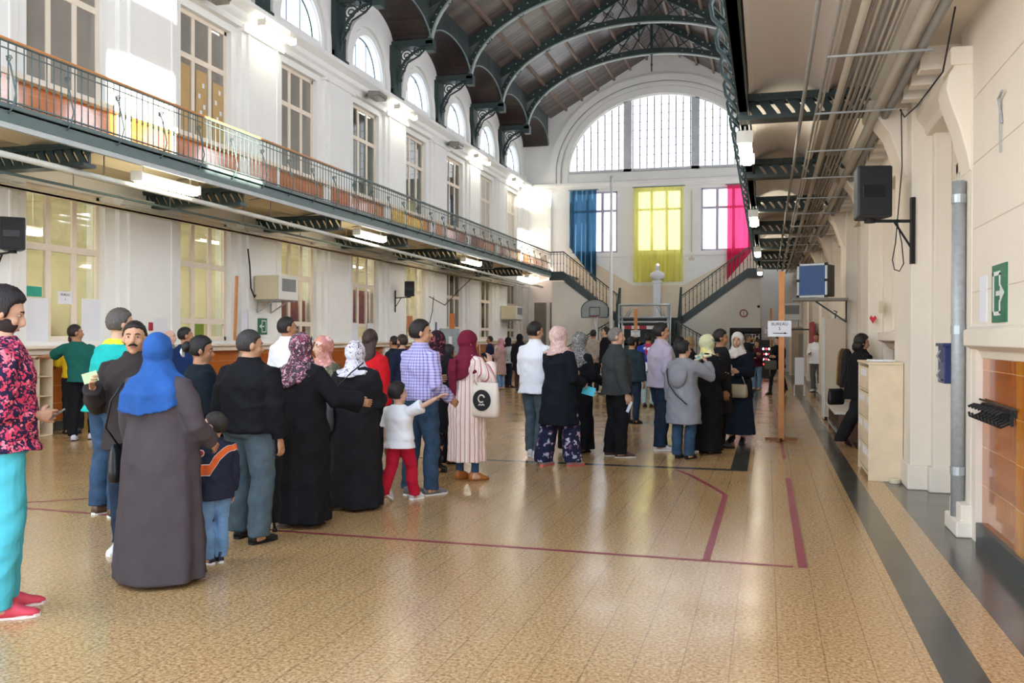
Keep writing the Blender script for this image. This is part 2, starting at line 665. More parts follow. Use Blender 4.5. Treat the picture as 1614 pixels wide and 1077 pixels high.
# rooms seen through the ground floor windows
rm = MB()
XB = XL - 3.6
rm.box(XB - .1, XB, Y0, YE, 0, 4.4)
rm.box(XB, XL - .4, Y0, YE, 4.3, 4.4)
rm.box(XB, XL - .4, Y0, YE, -.1, 0.02)
for b in BB[1:]:
    rm.box(XB, XL - .4, b - .06, b + .06, 0, 4.3)
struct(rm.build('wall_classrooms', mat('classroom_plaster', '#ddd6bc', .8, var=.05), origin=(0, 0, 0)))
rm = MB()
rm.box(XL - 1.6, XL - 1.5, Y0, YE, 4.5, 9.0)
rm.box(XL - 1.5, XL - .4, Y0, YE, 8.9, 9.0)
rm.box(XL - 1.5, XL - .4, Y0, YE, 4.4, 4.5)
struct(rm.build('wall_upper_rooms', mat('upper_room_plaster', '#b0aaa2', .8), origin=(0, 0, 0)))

# ------------------------------------------------------------------ end wall
AX, AZ, AW, AH = -4.95, 9.65, 4.5, 3.62
fnY = lambda u, v, d: (u, d, v)
ew = MB()
EWIN = [(-9.30, -7.05, 5.72, 8.72), (-6.12, -3.95, 5.72, 8.72), (-3.05, -.80, 5.72, 8.72)]
wall_grid(ew, [XL - .4, 2.3], [0, AZ], EWIN, fnY, YE, YE + .4)
poly = [(XL - .4, AZ), (AX - AW, AZ)] + [(AX - AW * math.cos(PI * k / 40), AZ + AH * math.sin(PI * k / 40)) for k in range(1, 40)] + [(AX + AW, AZ), (2.3, AZ), (2.3, 12.6), (.65, 12.5), (AX, 15.65), (-10.5, 12.5), (XL - .4, 12.6)]
ew.prism(poly, fnY, YE, YE + .4)
struct(ew.build('wall_end', wall_m, origin=(0, 0, 0)))
am = MB()
for g0, g1, t_ in ((.06, .34, .10), (.42, .58, .18), (.66, 1.0, .12)):
    n = 48
    for k in range(n):
        a0, a1 = PI * k / n, PI * (k + 1) / n
        q = lambda g, a: (AX - (AW + g) * math.cos(a), AZ + (AH + g) * math.sin(a))
        am.prism([q(g0, a0), q(g1, a0), q(g1, a1), q(g0, a1)], fnY, YE - t_, YE + .01)
    for sg in (-1, 1):
        am.box(min(AX + sg * (AW + g0), AX + sg * (AW + g1)), max(AX + sg * (AW + g0), AX + sg * (AW + g1)), YE - t_, YE + .01, 9.15, AZ)
struct(am.build('trim_12', wall_m, origin=(0, 0, 0)))
ct = MB()
prof = [(0, 8.85), (.12, 8.85), (.12, 8.98), (.25, 9.06), (.25, 9.16), (0, 9.22)]
ct.prism(prof, lambda u, v, d: (d, YE - u + .01, v), XL, 2.2)
ct.box(XL, 2.2, YE - .06, YE + .01, 5.5, 5.66)
ct.box(-10.55, -10.35, YE - .1, YE, 4.5, 8.85)
struct(ct.build('trim_13', wall_m, origin=(0, 0, 0)))
ct = MB()
ct.prism([(-9.5, 5.5), (-8.6, 5.5), (-6.25, 4.1), (-3.85, 4.1), (-1.2, 5.5), (-.3, 5.5), (-.3, 2.4), (-9.5, 2.4)], fnY, YE - .03, YE + .01)
struct(ct.build('trim_26', mat('tan_stair_dado', '#dccdb4', .6, var=.03), origin=(0, 0, 0)))
# big arched window: stone mullions, bars and glazing
NWIN[0] += 1
bw = bpy.data.objects.new('window_%d' % NWIN[0], None)
COL.objects.link(bw)
bw.location = (AX, YE + .2, AZ)
struct(bw)
m = MB()
poly = [(AW * math.cos(PI * k / 48), AH * math.sin(PI * k / 48)) for k in range(49)]
m.prism(poly, lambda u, v, d: (u, d, v), -.01, .01)
m.build('pane', day, bw)
m = MB()
for x in (-1.62, 1.62):
    m.box(x - .19, x + .19, -.2, .1, 0, AH * math.sqrt(1 - (x / AW) ** 2) + .02)
m.box(-AW, AW, -.2, .1, -.02, .12)
m.build('mullion', mat('pale_stone', '#c8cdd2', .7), bw)
m = MB()
for i in range(-13, 14):
    x = i * .345
    if abs(abs(x) - 1.62) < .15 or abs(x) > AW - .1:
        continue
    m.box(x - .026, x + .026, -.04, .04, 0, AH * math.sqrt(1 - (x / AW) ** 2))
for j in range(1, 9):
    z = j * .4
    hw = AW * math.sqrt(max(0, 1 - (z / AH) ** 2))
    m.box(-hw, hw, -.03, .03, z - .012, z + .012)
m.build('glazing_bars', mat('grey_glazing_bar', '#7a8290', .5), bw)
for x0, x1, z0, z1 in EWIN:
    window(x1 - x0, z1 - z0, (x0, YE + .12, z0), 0, 3, [2.05], day, mat('white_violet_frame', '#b9b4c6', .5), bar_w=.07)

# lower end wall beneath the galleries: darker doorway recesses
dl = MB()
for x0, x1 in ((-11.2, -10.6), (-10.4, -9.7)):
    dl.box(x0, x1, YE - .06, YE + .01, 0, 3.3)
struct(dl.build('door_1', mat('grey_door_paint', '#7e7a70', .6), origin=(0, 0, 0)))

# ------------------------------------------------------------------ right wall
rw = MB()
RW_HOLES = []
wall_grid(rw, [8.55, YE + .4], [0, 4.55], [(b + 1.25, b + 2.85, 1.72, 3.9) for b in BB[1:8]] + [(8.7, 10.2, 0, 3.35)], fnX, XR, XR + .35)
rw.box(1.58, XR + .35, Y0, 8.55, 1.60, 4.55)
rw.box(1.66, XR + .35, Y0, 8.55, 0, 1.60)
rw.box(1.58, 1.67, 7.93, 8.55, 0, 1.6)
struct(rw.build('wall_right', pink_m, origin=(0, 0, 0)))
pr = MB()
for k, b in enumerate(BB[1:]):
    if k == 0:
        y0, y1 = 10.47, 11.75
    else:
        y0, y1 = b - .62, b + .62
    for x0, ex, z0, z1 in ((1.46, .0, 0, 4.2), (1.66, .14, 0, 4.2)):
        pr.box(x0, XR, y0 - ex, y1 + ex, z0, z1)
    pr.box(1.43, XR, y0 - .03, y1 + .03, 0, .26)
    pr.box(1.62, XR, y0 - .18, y1 + .18, 0, .26)
    # corbel under the beam
    cp = [(1.46, 3.35), (1.40, 3.5), (1.36, 3.62), (1.28, 3.85), (1.16, 4.02), (1.12, 4.16), (1.50, 4.16), (1.50, 3.35)]
    ym = (y0 + y1) / 2
    pr.prism(cp, lambda u, v, d: (u, d, v), ym - .3, ym + .3)
    pr.box(1.06, 1.5, ym - .36, ym + .36, 4.08, 4.2)
pr.box(1.575, 1.60, 8.08, 8.55, 0, 3.8)
pr.box(1.465, 1.62, 8.04, 8.55, 0, .13)
pr.box(1.50, 1.62, 8.06, 8.53, .1, .26)
pr.prism([(1.57, 2.95), (1.54, 3.1), (1.49, 3.3), (1.42, 3.5), (1.39, 3.62), (1.41, 3.74), (1.46, 3.82), (1.6, 3.82), (1.6, 2.95)], lambda u, v, d: (u, d, v), 8.12, 8.5)
pr.box(1.42, 1.6, 8.1, 8.53, 3.8, 3.95)
struct(pr.build('trim_14', pink_m, origin=(0, 0, 0), bevel=.012))
cr = MB()
cr.prism([(1.84, 3.72), (1.60, 3.72), (1.58, 3.80), (1.5, 3.9), (1.5, 3.98), (1.84, 3.98)], lambda u, v, d: (u, d, v), 8.5, YE)
cr.prism([(1.84, 4.18), (1.25, 4.18), (1.2, 4.24), (1.12, 4.36), (1.12, 4.5), (1.84, 4.5)], lambda u, v, d: (u, d, v), Y0, YE)
y = 8.95
while y < 26:
    if min(abs(y - b) for b in BB) > .75:
        cr.box(1.30, 1.86, y - .09, y + .09, 3.98, 4.20)
        cr.box(1.26, 1.86, y - .12, y + .12, 4.12, 4.20)
    y += .52
struct(cr.build('trim_15', pink_m, origin=(0, 0, 0), bevel=.01))
# ledge above the tiled dado and bays farther on
ld = MB()
ld.prism([(1.68, 1.44), (1.62, 1.44), (1.60, 1.50), (1.52, 1.54), (1.52, 1.66), (1.60, 1.70), (1.70, 1.70)], lambda u, v, d: (u, d, v), Y0, 8.1)
for b in BB[1:8]:
    ld.prism([(1.85, 1.44), (1.74, 1.44), (1.68, 1.52), (1.58, 1.56), (1.58, 1.68), (1.85, 1.70)], lambda u, v, d: (u, d, v), b + .76, b + 3.34)
    for sg in (b + 1.17, b + 2.85):
        ld.box(1.72, 1.86, sg, sg + .08, 1.7, 3.98)
struct(ld.build('trim_16', pink_m, origin=(0, 0, 0), bevel=.008))
td = MB()
td.box(1.63, 1.67, Y0, 7.93, .15, 1.45)
for b in BB[1:8]:
    td.box(1.79, 1.835, b + .8, b + 3.3, .15, 1.45)
struct(td.build('trim_17', tiles_y, origin=(0, 0, 0)))
td = MB()
td.box(1.62, 1.672, Y0, 6.88, .15, 1.45)
struct(td.build('trim_18', tiles_y2, origin=(0, 0, 0)))
td = MB()
td.box(1.585, 1.67, Y0, 7.93, 0, .15)
for b in BB[1:8]:
    td.box(1.76, 1.84, b + .77, b + 3.33, 0, .15)
struct(td.build('baseboard_right', stone_d, origin=(0, 0, 0)))
jl = MB()
for z in (1.96, 2.46, 2.98, 3.5):
    jl.box(1.577, 1.584, Y0, 8.05, z, z + .007)
struct(jl.build('trim_19', mat('wall_joint_grey', '#cabfae', .8), origin=(0, 0, 0)))  # thin wall joints, a little darker than the plaster
for b in BB[1:8]:
    window(1.6, 2.18, (XR + .12, b + 1.25, 1.72), RZL + PI, 2, [1.5], blind_l, trim_m)
# door between the first two pilasters
NWIN[0] += 1
dr = bpy.data.objects.new('door_2', None)
COL.objects.link(dr)
dr.location = (XR + .06, 8.7, 0)
struct(dr)
m = MB()
m.box(-.05, .05, 0, .1, 0, 3.35)
m.box(-.05, .05, 1.4, 1.5, 0, 3.35)
m.box(-.05, .05, 0, 1.5, 3.25, 3.35)
m.box(-.05, .05, 0, 1.5, 2.2, 2.3)
m.box(-.05, .05, .7, .8, 2.2, 3.35)
m.build('door_frame', pink_m, dr, bevel=.008)
m = MB()
m.box(-.03, .03, .1, 1.4, .0, 2.2)
m.box(-.045, .045, .22, .66, .3, 1.0)
m.box(-.045, .045, .84, 1.28, .3, 1.0)
m.box(-.045, .045, .22, .66, 1.15, 2.05)
m.box(-.045, .045, .84, 1.28, 1.15, 2.05)
m.build('door_leaf', trim_m, dr, bevel=.006)
m = MB()
m.box(-.01, .01, .1, 1.4, 2.3, 3.25)
m.build('pane', grey_glass, dr)

# ------------------------------------------------------------------ right upper wall (above the gallery): unseen windows, panes glow as added hall fill
ru = MB()
holes = [(c - WW, c + WW, ZU0, ZU1) for c in BC]
wall_grid(ru, [Y0, YE + .4], [4.5, LZ], holes, fnX, 2.0, 2.35)
lunette_band(ru, 2.0, 2.35, 12.7)
struct(ru.build('wall_right_upper', wall_m, origin=(0, 0, 0)))
for i, c in enumerate(BC):
    if i in (2, 9):
        continue       # unseen bay left empty so the sun patches the left wall
    lunette((2.2, c, LZ), RZL + PI, fill_r)
    window(2 * WW, ZU1 - ZU0, (2.16, c - WW, ZU0), RZL + PI, 3, [ZU1 - ZU0 - .95], fill_r, trim_m)

# ------------------------------------------------------------------ roof
RXL, RXC, RXR, RZE, RZC = -10.4, -4.85, .7, 12.45, 15.55
rf = MB()
for a, b in (((RXL, RZE), (RXC, RZC)), ((RXC, RZC), (RXR, RZE))):
    nx, nz = (b[1] - a[1]), -(b[0] - a[0])
    rf.add([(a[0], Y0, a[1]), (b[0], Y0, b[1]), (b[0], YE, b[1]), (a[0], YE, a[1]), (a[0], Y0, a[1] + .12), (b[0], Y0, b[1] + .12), (b[0], YE, b[1] + .12), (a[0], YE, a[1] + .12)],
           [(0, 1, 2, 3), (7, 6, 5, 4), (0, 4, 5, 1), (1, 5, 6, 2), (2, 6, 7, 3), (3, 7, 4, 0)])
rf.box(RXR, 2.4, Y0, YE, RZE, RZE + .12)
rf.box(XL - .4, RXL, Y0, YE, 12.5, 12.62)
struct(rf.build('ceiling', boards, origin=(0, 0, 0)))
pu = MB()
for k in range(1, 7):
    t_ = k / 7
    for sg in (0, 1):
        a, b = ((RXL, RZE), (RXC, RZC)) if sg == 0 else ((RXR, RZE), (RXC, RZC))
        x, z = a[0] + (b[0] - a[0]) * t_, a[1] + (b[1] - a[1]) * t_
        pu.box(x - .05, x + .05, Y0, YE, z - .13, z + .02)
struct(pu.build('ceiling_purlins', mat('pale_brown_purlin', '#77655a', .5, var=.15, vscale=3), origin=(0, 0, 0)))
# small cross vaults over each clerestory window, and the boarded frieze above them
ZS, ZV = 10.98, 11.8
va, fz = MB(), MB()
def vz(u):      # u from -1 to 1 across the bay
    return ZS + (ZV - ZS) * math.sqrt(max(0, 1 - u * u))
for c in [c for c in BC]:
    n = 20
    hw = 2.05
    us = [-math.cos(PI * i / n) for i in range(n + 1)]
    for i in range(n):
        y0, y1 = c + hw * us[i], c + hw * us[i + 1]
        z0, z1 = vz(us[i]), vz(us[i + 1])
        va.add([(XL, y0, z0), (XL, y1, z1), (RXL, y1, z1), (RXL, y0, z0), (XL, y0, z0 + .06), (XL, y1, z1 + .06), (RXL, y1, z1 + .06), (RXL, y0, z0 + .06)],
               [(0, 1, 2, 3), (7, 6, 5, 4), (0, 4, 5, 1), (2, 6, 7, 3)])
        fz.prism([(y0, z0), (y1, z1), (y1, 12.55), (y0, 12.55)], fnX, RXL - .06, RXL)
struct(va.build('ceiling_vaults', dkwood, origin=(0, 0, 0)))
struct(fz.build('ceiling_frieze', frieze_b, origin=(0, 0, 0)))
fe = MB()
for c in BC:
    n = 20
    fe.tube([(RXL + .02, c - 2.05 * math.cos(PI * i / n), vz(-math.cos(PI * i / n)) + .02) for i in range(n + 1)], .035, 6)
struct(fe.build('trim_20', iron_g, origin=(0, 0, 0)))

# roof trusses: arched rib, chord under the slope, lattice, tie to the wall post and scrolled bracket
RH_, RV_, RZ0 = 5.5, 2.9, 10.92
def rib_z(x):
    u = (x - RXC) / RH_
    return RZ0 + RV_ * math.sqrt(max(0, 1 - u * u))
def slope_z(x):
    return RZC - (RZC - RZE) * abs(x - RXC) / (RXC - RXL)
def truss_meshes():
    out = {}
    m = MB()
    n = 44
    P = [(RXC - RH_ * math.cos(PI * i / n), RZ0 + RV_ * math.sin(PI * i / n)) for i in range(n + 1)]
    for i in range(n):
        (x0, z0), (x1, z1) = P[i], P[i + 1]
        m.bar((x0, 0, z0), (x1, 0, z1), .05, .17, up=(0, 1, 0))
    out['rib_flange'] = (m, iron_l)
    m = MB()
    for i in range(n):
        a0, a1 = PI * i / n, PI * (i + 1) / n
        q = lambda g, a: (RXC - (RH_ + g * .8) * math.cos(a), RZ0 + (RV_ + g) * math.sin(a))
        pts = [q(.02, a0), q(.26, a0), q(.26, a1), q(.02, a1)]
        pts = [(x, min(z, slope_z(x) - .02)) for x, z in pts]
        m.prism(pts, lambda u, v, d: (u, d, v), -.035, .035)
    out['rib_web'] = (m, iron)
    m = MB()
    for sg in (-1, 1):
        x0 = RXC + sg * (RXC - RXL)
        m.bar((x0, 0, RZE - .2), (RXC, 0, RZC - .2), .13, .30)
        m.bar((x0, 0, RZE - .37), (RXC, 0, RZC - .37), .19, .04)
    out['chord'] = (m, iron)
    m = MB()
    xs_ = [RXL + .35 + i * .62 for i in range(17)]
    for i in range(len(xs_) - 1):
        a, b = xs_[i], xs_[i + 1]
        m.bar((a, 0, rib_z(a) + .2), (b, 0, slope_z(b) - .3), .05)
        m.bar((b, 0, rib_z(b) + .2), (a, 0, slope_z(a) - .3), .04)
        if i % 2 == 0:
            sc = spiral(((a + b) / 2, (rib_z(a) + slope_z(a)) / 2), .16, .03, i, 1.6, lambda u, v: (u, 0, v), 16)
            m.tube(sc, .018, 5)
    m.bar((RXC, 0, rib_z(RXC) - .05), (RXC, 0, RZC - .2), .12)
    m.tube([(RXC, 0, rib_z(RXC)), (RXC, 0, rib_z(RXC) - .75)], .03, 8)
    m.ell((RXC, 0, rib_z(RXC) - .45), (.05, .05, .08), 8, 6)
    out['lattice'] = (m, iron)
    m = MB()
    for sg in (-1, 1):
        for i in range(1, 18):
            t_ = i / 18
            x = RXC + sg * (RXC - RXL) * (1 - t_)
            z = slope_z(x)
            m.ell((x, -.075, z - .2), (.035, .02, .035), 8, 6)
            a = PI * i / 40
            m.ell((RXC + sg * (RH_ + .1) * math.cos(a), -.045, RZ0 + (RV_ + .13) * math.sin(a)), (.03, .018, .03), 8, 6)
    out['rivets'] = (m, iron_l)
    m = MB()
    m.box(XL - .02, RXL + .12, -.16, .16, RZ0 - .02, RZ0 + .16)
    m.box(XL, RXL + .1, -.2, .2, RZ0 - .06, RZ0 - .02)
    m.box(RXL - .1, RXL + .14, -.16, .16, RZ0 - .22, RZ0 + .1)
    m.box(XL, XL + .16, -.3, .3, 9.2, RZ0)
    m.box(XL, XL + .24, -.34, .34, 9.2, 9.35)
    out['wall_post'] = (m, iron)
    m = MB()
    fb = lambda u, v: (u, 0, v)
    m.tube([(XL + .16 + 1.05 * (1 - math.cos(PI / 2 * i / 14)) , 0, 9.75 + 1.1 * math.sin(PI / 2 * i / 14)) for i in range(15)], .05, 6, flat=1)
    for c_, r_, a_, tn in (((XL + .45, 10.62), .22, 0, 1.9), ((XL + .85, 10.74), .15, 2, 1.7), ((XL + .33, 10.2), .14, 1, 1.7), ((XL + .25, 9.86), .08, 1, 1.4), ((XL + 1.12, 10.82), .07, 1, 1.3)):
        m.tube(spiral(c_, r_, .03, a_, tn, fb, 22), .022, 5)
    m.tube([(XL + .14, 0, 9.5), (XL + .2, 0, 9.8), (XL + .5, 0, 10.4), (XL + .9, 0, 10.6), (XL + 1.2, 0, 10.9)], .03, 5)
    out['scroll_bracket'] = (m, iron)
    return out
TM = truss_meshes()
for k in range(1, 9):
    root = bpy.data.objects.new('roof_truss', None)
    COL.objects.link(root)
    root.location = (0, BB[k], 0)
    struct(root)
    for nm in TM:
        if k == 1:
            TM[nm] = TM[nm][0].build(nm, TM[nm][1], root)
        else:
            place(TM[nm], root)

# ------------------------------------------------------------------ galleries
gl = MB()
gl.box(XL, XG + .02, Y0, YG, 4.5, 4.58)
struct(gl.build('floor_gallery_left', soffit_m, origin=(0, 0, 0)))
gl = MB()
for z0, z1, x1 in ((4.36, 4.56, XG + .02), (4.52, 4.58, XG + .07), (4.34, 4.38, XG + .05)):
    gl.box(XG - .06, x1, Y0, YG, z0, z1)
struct(gl.build('trim_21', iron_g, origin=(0, 0, 0)))
# soffit ribs under the left gallery (shallow jack arches along the hall)
gl = MB()
for x0, x1 in ((XL, -10.55), (-10.55, XG - .05)):
    n = 10
    for i in range(n):
        a, b = i / n, (i + 1) / n
        h = lambda t_: 4.40 + .10 * math.sin(PI * t_)
        xa, xb = x0 + (x1 - x0) * a, x0 + (x1 - x0) * b
        gl.add([(xa, Y0, h(a)), (xb, Y0, h(b)), (xb, YG, h(b)), (xa, YG, h(a))], [(0, 1, 2, 3)])
struct(gl.build('ceiling_gallery_left', soffit_m, origin=(0, 0, 0)))
rg_ = MB()
rg_.box(XRG, 2.0, Y0, YG, 4.66, 4.8)
struct(rg_.build('floor_gallery_right', brickw, origin=(0, 0, 0)))
rg_ = MB()
for x0, x1 in ((XRG + .12, .60), (.66, 1.5)):
    n = 14
    for i in range(n):
        a, b = i / n, (i + 1) / n
        h = lambda t_: 4.46 + .15 * math.sin(PI * t_) ** .8
        xa, xb = x0 + (x1 - x0) * a, x0 + (x1 - x0) * b
        rg_.add([(xa, Y0, h(a)), (xb, Y0, h(b)), (xb, YG, h(b)), (xa, YG, h(a))], [(0, 1, 2, 3)])
rg_.box(.59, .67, Y0, YG, 4.42, 4.66)
struct(rg_.build('ceiling_gallery_right', brickw, origin=(0, 0, 0)))
eb = MB()
eb.box(XRG + .0, XRG + .09, Y0, YG, 4.28, 4.80)
eb.box(XRG - .015, XRG + .11, Y0, YG, 4.28, 4.33)
eb.box(XRG - .03, XRG + .10, Y0, YG, 4.72, 4.82)
struct(eb.build('trim_22', iron, origin=(0, 0, 0)))

# cross beams with an open S-scroll web
def scroll_beam(x0, x1, z0, z1, nmod):
    m = MB()
    t = .05
    m.box(x0, x1, -.13, .13, z1 - t, z1)
    m.box(x0, x1, -.13, .13, z0, z0 + t)
    for yy in (-.10, .10):
        m.box(x0, x1, yy - .012, yy + .012, z1 - .08, z1)
    L = (x1 - x0) / nmod
    za, zb = z0 + t, z1 - t
    for i in range(nmod):
        X = x0 + L * i
        n = 10
        def edge(v, w):      # slanted S curve across the module
            return X + L * (.5 - .3 * math.sin((v - .5) * PI) + w)
        for k in range(n):
            v0, v1 = k / n, (k + 1) / n
            e0, e1 = za + (zb - za) * v0, za + (zb - za) * v1
            th0, th1 = .17 * math.sin(PI * v0) ** .4 if 0 < v0 < 1 else 0, .17 * math.sin(PI * v1) ** .4 if 0 < v1 < 1 else 0
            m.prism([(X, e0), (edge(v0, -th0), e0), (edge(v1, -th1), e1), (X, e1)], lambda u, v, d: (u, d, v), -.02, .02)
            m.prism([(edge(v0, th0), e0), (X + L, e0), (X + L, e1), (edge(v1, th1), e1)], lambda u, v, d: (u, d, v), -.02, .02)
    for i in range(int((x1 - x0) / .16)):
        m.ell((x0 + .08 + i * .16, -.135, z1 - .025), (.02, .012, .02), 6, 4)
    return m
first = None
NB = 0
for side, (x0, x1, z0, z1, nm) in (('right', (XRG, 1.48, 4.16, 4.46, 11)), ('left', (XL, XG - .08, 4.06, 4.40, 13))):
    proto = None
    for k, b in enumerate(BB[1:8]):
        if proto is None:
            proto = scroll_beam(x0, x1, z0, z1, nm).build('gallery_beam', iron, origin=(0, 0, 0))
            proto.location = (0, b + .05, 0)
            struct(proto)
        else:
            c = proto.copy()
            COL.objects.link(c)
            c.location = (0, b + .05, 0)

# ------------------------------------------------------------------ stairs at the far end
st_w = mat('stair_wall_plaster', '#e0dcd0', .7, var=.03, vscale=1)
LXL, LXR, LZc = -6.35, -3.65, 2.45
YS0, YS1 = 41.0, 42.6
sw_ = MB()
for sg, xa, xb in ((1, -9.5, LXL), (-1, -.28, LXR)):
    poly = [(xa, 0), (xb, 0), (xb, LZc - .28), (xa + sg * .55, 4.12), (xa, 4.12)]
    sw_.prism(poly, fnY, YS0 + .06, YS1)
sw_.box(LXL, LXR, YS1, YS1 + .1, 0, LZc)
struct(sw_.build('wall_stairs', st_w, origin=(0, 0, 0)))
sm_ = MB()
for sg, xa, xb in ((1, -9.5, LXL), (-1, -.28, LXR)):
    n = 12
    x_s = xa + sg * .55
    for i in range(n):
        x0, x1 = x_s + (xb - x_s) * i / n, x_s + (xb - x_s) * (i + 1) / n
        z = 4.5 - (4.5 - LZc) * (i + 1) / n
        sm_.box(min(x0, x1), max(x0, x1), YS0 + .1, YS1 - .02, z - .04, z)
        sm_.box(min(x0, x0 + sg * .03), max(x0, x0 + sg * .03), YS0 + .1, YS1 - .02, z, z + .17)
    sm_.box(min(xa, x_s), max(xa, x_s), YS0 + .1, YE, 4.42, 4.5)
sm_.box(LXL, LXR, YS0 - .1, YE, LZc - .12, LZc)
struct(sm_.build('floor_stair_treads', mat('grey_stair_stone', '#6a6860', .5), origin=(0, 0, 0)))
sg_ = MB()
for sg, xa, xb in ((1, -9.5, LXL), (-1, -.28, LXR)):
    x_s = xa + sg * .55
    sg_.prism([(xa - sg * .1, 4.18), (x_s, 4.18), (xb, LZc - .32), (xb, LZc + .05), (x_s, 4.58), (xa - sg * .1, 4.58)], fnY, YS0 - .02, YS0 + .1)
struct(sg_.build('trim_23', iron, origin=(0, 0, 0)))
# centre flight towards the hall with dark strings, and the lower flights to the sides
cf = MB()
PZ, PY0, PY1 = 1.35, 38.6, 39.8
n = 6
for i in range(n):
    y0, y1 = YS0 - .1 - (YS0 - .1 - PY1) * i / n, YS0 - .1 - (YS0 - .1 - PY1) * (i + 1) / n
    z = LZc - (LZc - PZ) * (i + 1) / n
    cf.box(LXL + .12, LXR - .12, y1, y0, z - .05, z)
    cf.box(LXL + .12, LXR - .12, y0 - .02, y0, z, z + .19)
cf.box(LXL + .1, LXR - .1, PY0, PY1, PZ - .1, PZ)
for sg, x in ((-1, LXL + .1), (1, LXR - .1)):
    for i in range(8):
        x0, x1 = x + sg * .28 * i, x + sg * .28 * (i + 1)
        z = PZ - PZ * (i + 1) / 8 + .0
        if z > .02:
            cf.box(min(x0, x1), max(x0, x1), PY0, PY1 - .02, max(0, z - .05), z)
struct(cf.build('floor_lower_stairs', mat('dark_stair_iron', '#26312f', .5), origin=(0, 0, 0)))
cs = MB()
for x in (LXL, LXR):
    cs.prism([(YS0, LZc - .3), (YS0, LZc + 1.35), (YS0 - .12, LZc + 1.35), (PY1 - .1, PZ + .95), (PY1 - .1, PZ - .3)], lambda u, v, d: (d, u, v), x - .04, x + .04)
    for y in (PY0 + .02, PY1):
        pass
cs.box(LXL + .1, LXR - .1, PY0, PY0 + .05, 0, PZ)
struct(cs.build('trim_24', iron, origin=(0, 0, 0)))
cs = MB()
for sg, x in ((-1, LXL + .1), (1, LXR - .1)):
    cs.prism([(x, PZ - .25), (x, PZ + .05), (x + sg * 2.3, .1), (x + sg * 2.3, 0), (x + sg * 1.9, 0)], fnY, PY0 - .03, PY0 + .03)
struct(cs.build('trim_25', iron, origin=(0, 0, 0)))

# ------------------------------------------------------------------ railings
def baluster_mesh(h, r=.009):
    m = MB()
    m.tube([(0, 0, 0), (0, 0, h)], r, 6)
    m.ell((0, 0, h * .42), (r * 1.9, r * 1.9, .03), 8, 6)
    m.ell((0, 0, h * .47), (r * 1.6, r * 1.6, .018), 8, 6)
    return m
RAILH = .82
bal0 = brk0 = None
for k in range(8):
    y0 = BB[k] if k else BB[0]
    y1 = BB[k + 1]
    if k == 7:
        y1 = YG
    which = ORD[k]
    t = thing('gallery_railing', 'grey-green iron railing panel along the left gallery edge, %s bay from the near end' % which, 'railing', (XG, y0, 4.58), 0, 'iron railing panels of the left gallery')
    L = y1 - y0
    m = MB()
    m.bar((0, 0, .05), (0, L, .05), .03, .02)
    m.bar((0, 0, RAILH - .1), (0, L, RAILH - .1), .022, .012)
    m.bar((0, 0, RAILH - .01), (0, L, RAILH - .01), .045, .012)
    m.build('rail_bars', iron_g, t)
    m = MB()
    m.bar((0, 0, RAILH + .015), (0, L, RAILH + .015), .06, .035)
    o = m.build('handrail', orangew if k < 3 else iron_g, t, bevel=.01)
    if k < 3:
        o['label'] = 'orange wooden handrail'
    n = int(L / .132)
    for i in range(n):
        if bal0 is None:
            bal0 = baluster_mesh(RAILH).build('baluster', iron_g, t, smooth=True)
            o = bal0
        else:
            o = place(bal0, t)
        o.location = (0, .06 + i * .132, 0)
    for i in range(int(L / 1.02)):
        if brk0 is None:
            m = MB()
            m.tube([(0, 0, .62), (.06, 0, .5), (.11, 0, .3), (.15, 0, .12), (.1, 0, -.05), (.03, 0, -.12)], .012, 6)
            m.tube(spiral((.04, .58), .05, .012, 0, 1.5, lambda u, v: (u, 0, v), 14), .009, 5)
            brk0 = m.build('scroll_stay', iron_g, t, smooth=True)
            o = brk0
        else:
            o = place(brk0, t)
        o.location = (.0, .5 + i * 1.02, 0)
bel0 = None
for k in range(8):
    y0, y1 = BB[k], BB[k + 1] if k < 7 else YG
    t = thing('gallery_railing', 'dark bellied scroll railing panel above the right gallery edge, %s bay from the near end' % ORD[k], 'railing', (XRG - .02, y0, 4.8), 0, 'iron railing panels of the right gallery')
    L = y1 - y0
    m = MB()
    m.bar((0, 0, .04), (0, L, .04), .04, .02)
    m.bar((0, 0, .9), (0, L, .9), .05, .03)
    m.build('handrail', iron, t)
    for i in range(int(L / 1.02)):
        if bel0 is None:
            m = MB()
            m.tube([(0, 0, .9), (-.03, .1, .72), (-.15, .2, .45), (-.22, .15, .2), (-.19, 0, .02), (-.08, -.1, -.14), (.0, -.12, -.3)], .024, 6)
            m.tube([(0, .5, .9), (-.05, .5, .6), (-.12, .42, .3), (-.1, .3, .1), (-.2, .14, .18)], .016, 6)
            m.tube(spiral((-.07, .32), .09, .02, 1, 1.7, lambda u, v: (u, 0, v), 16), .013, 5)
            m.tube(spiral((-.05, -.08), .06, .015, 0, 1.5, lambda u, v: (u, 0, v), 14), .012, 5)
            bel0 = m.build('scroll_baluster', iron, t, smooth=True)
            o = bel0
        else:
            o = place(bel0, t)
        o.location = (0, .3 + i * 1.02, 0)

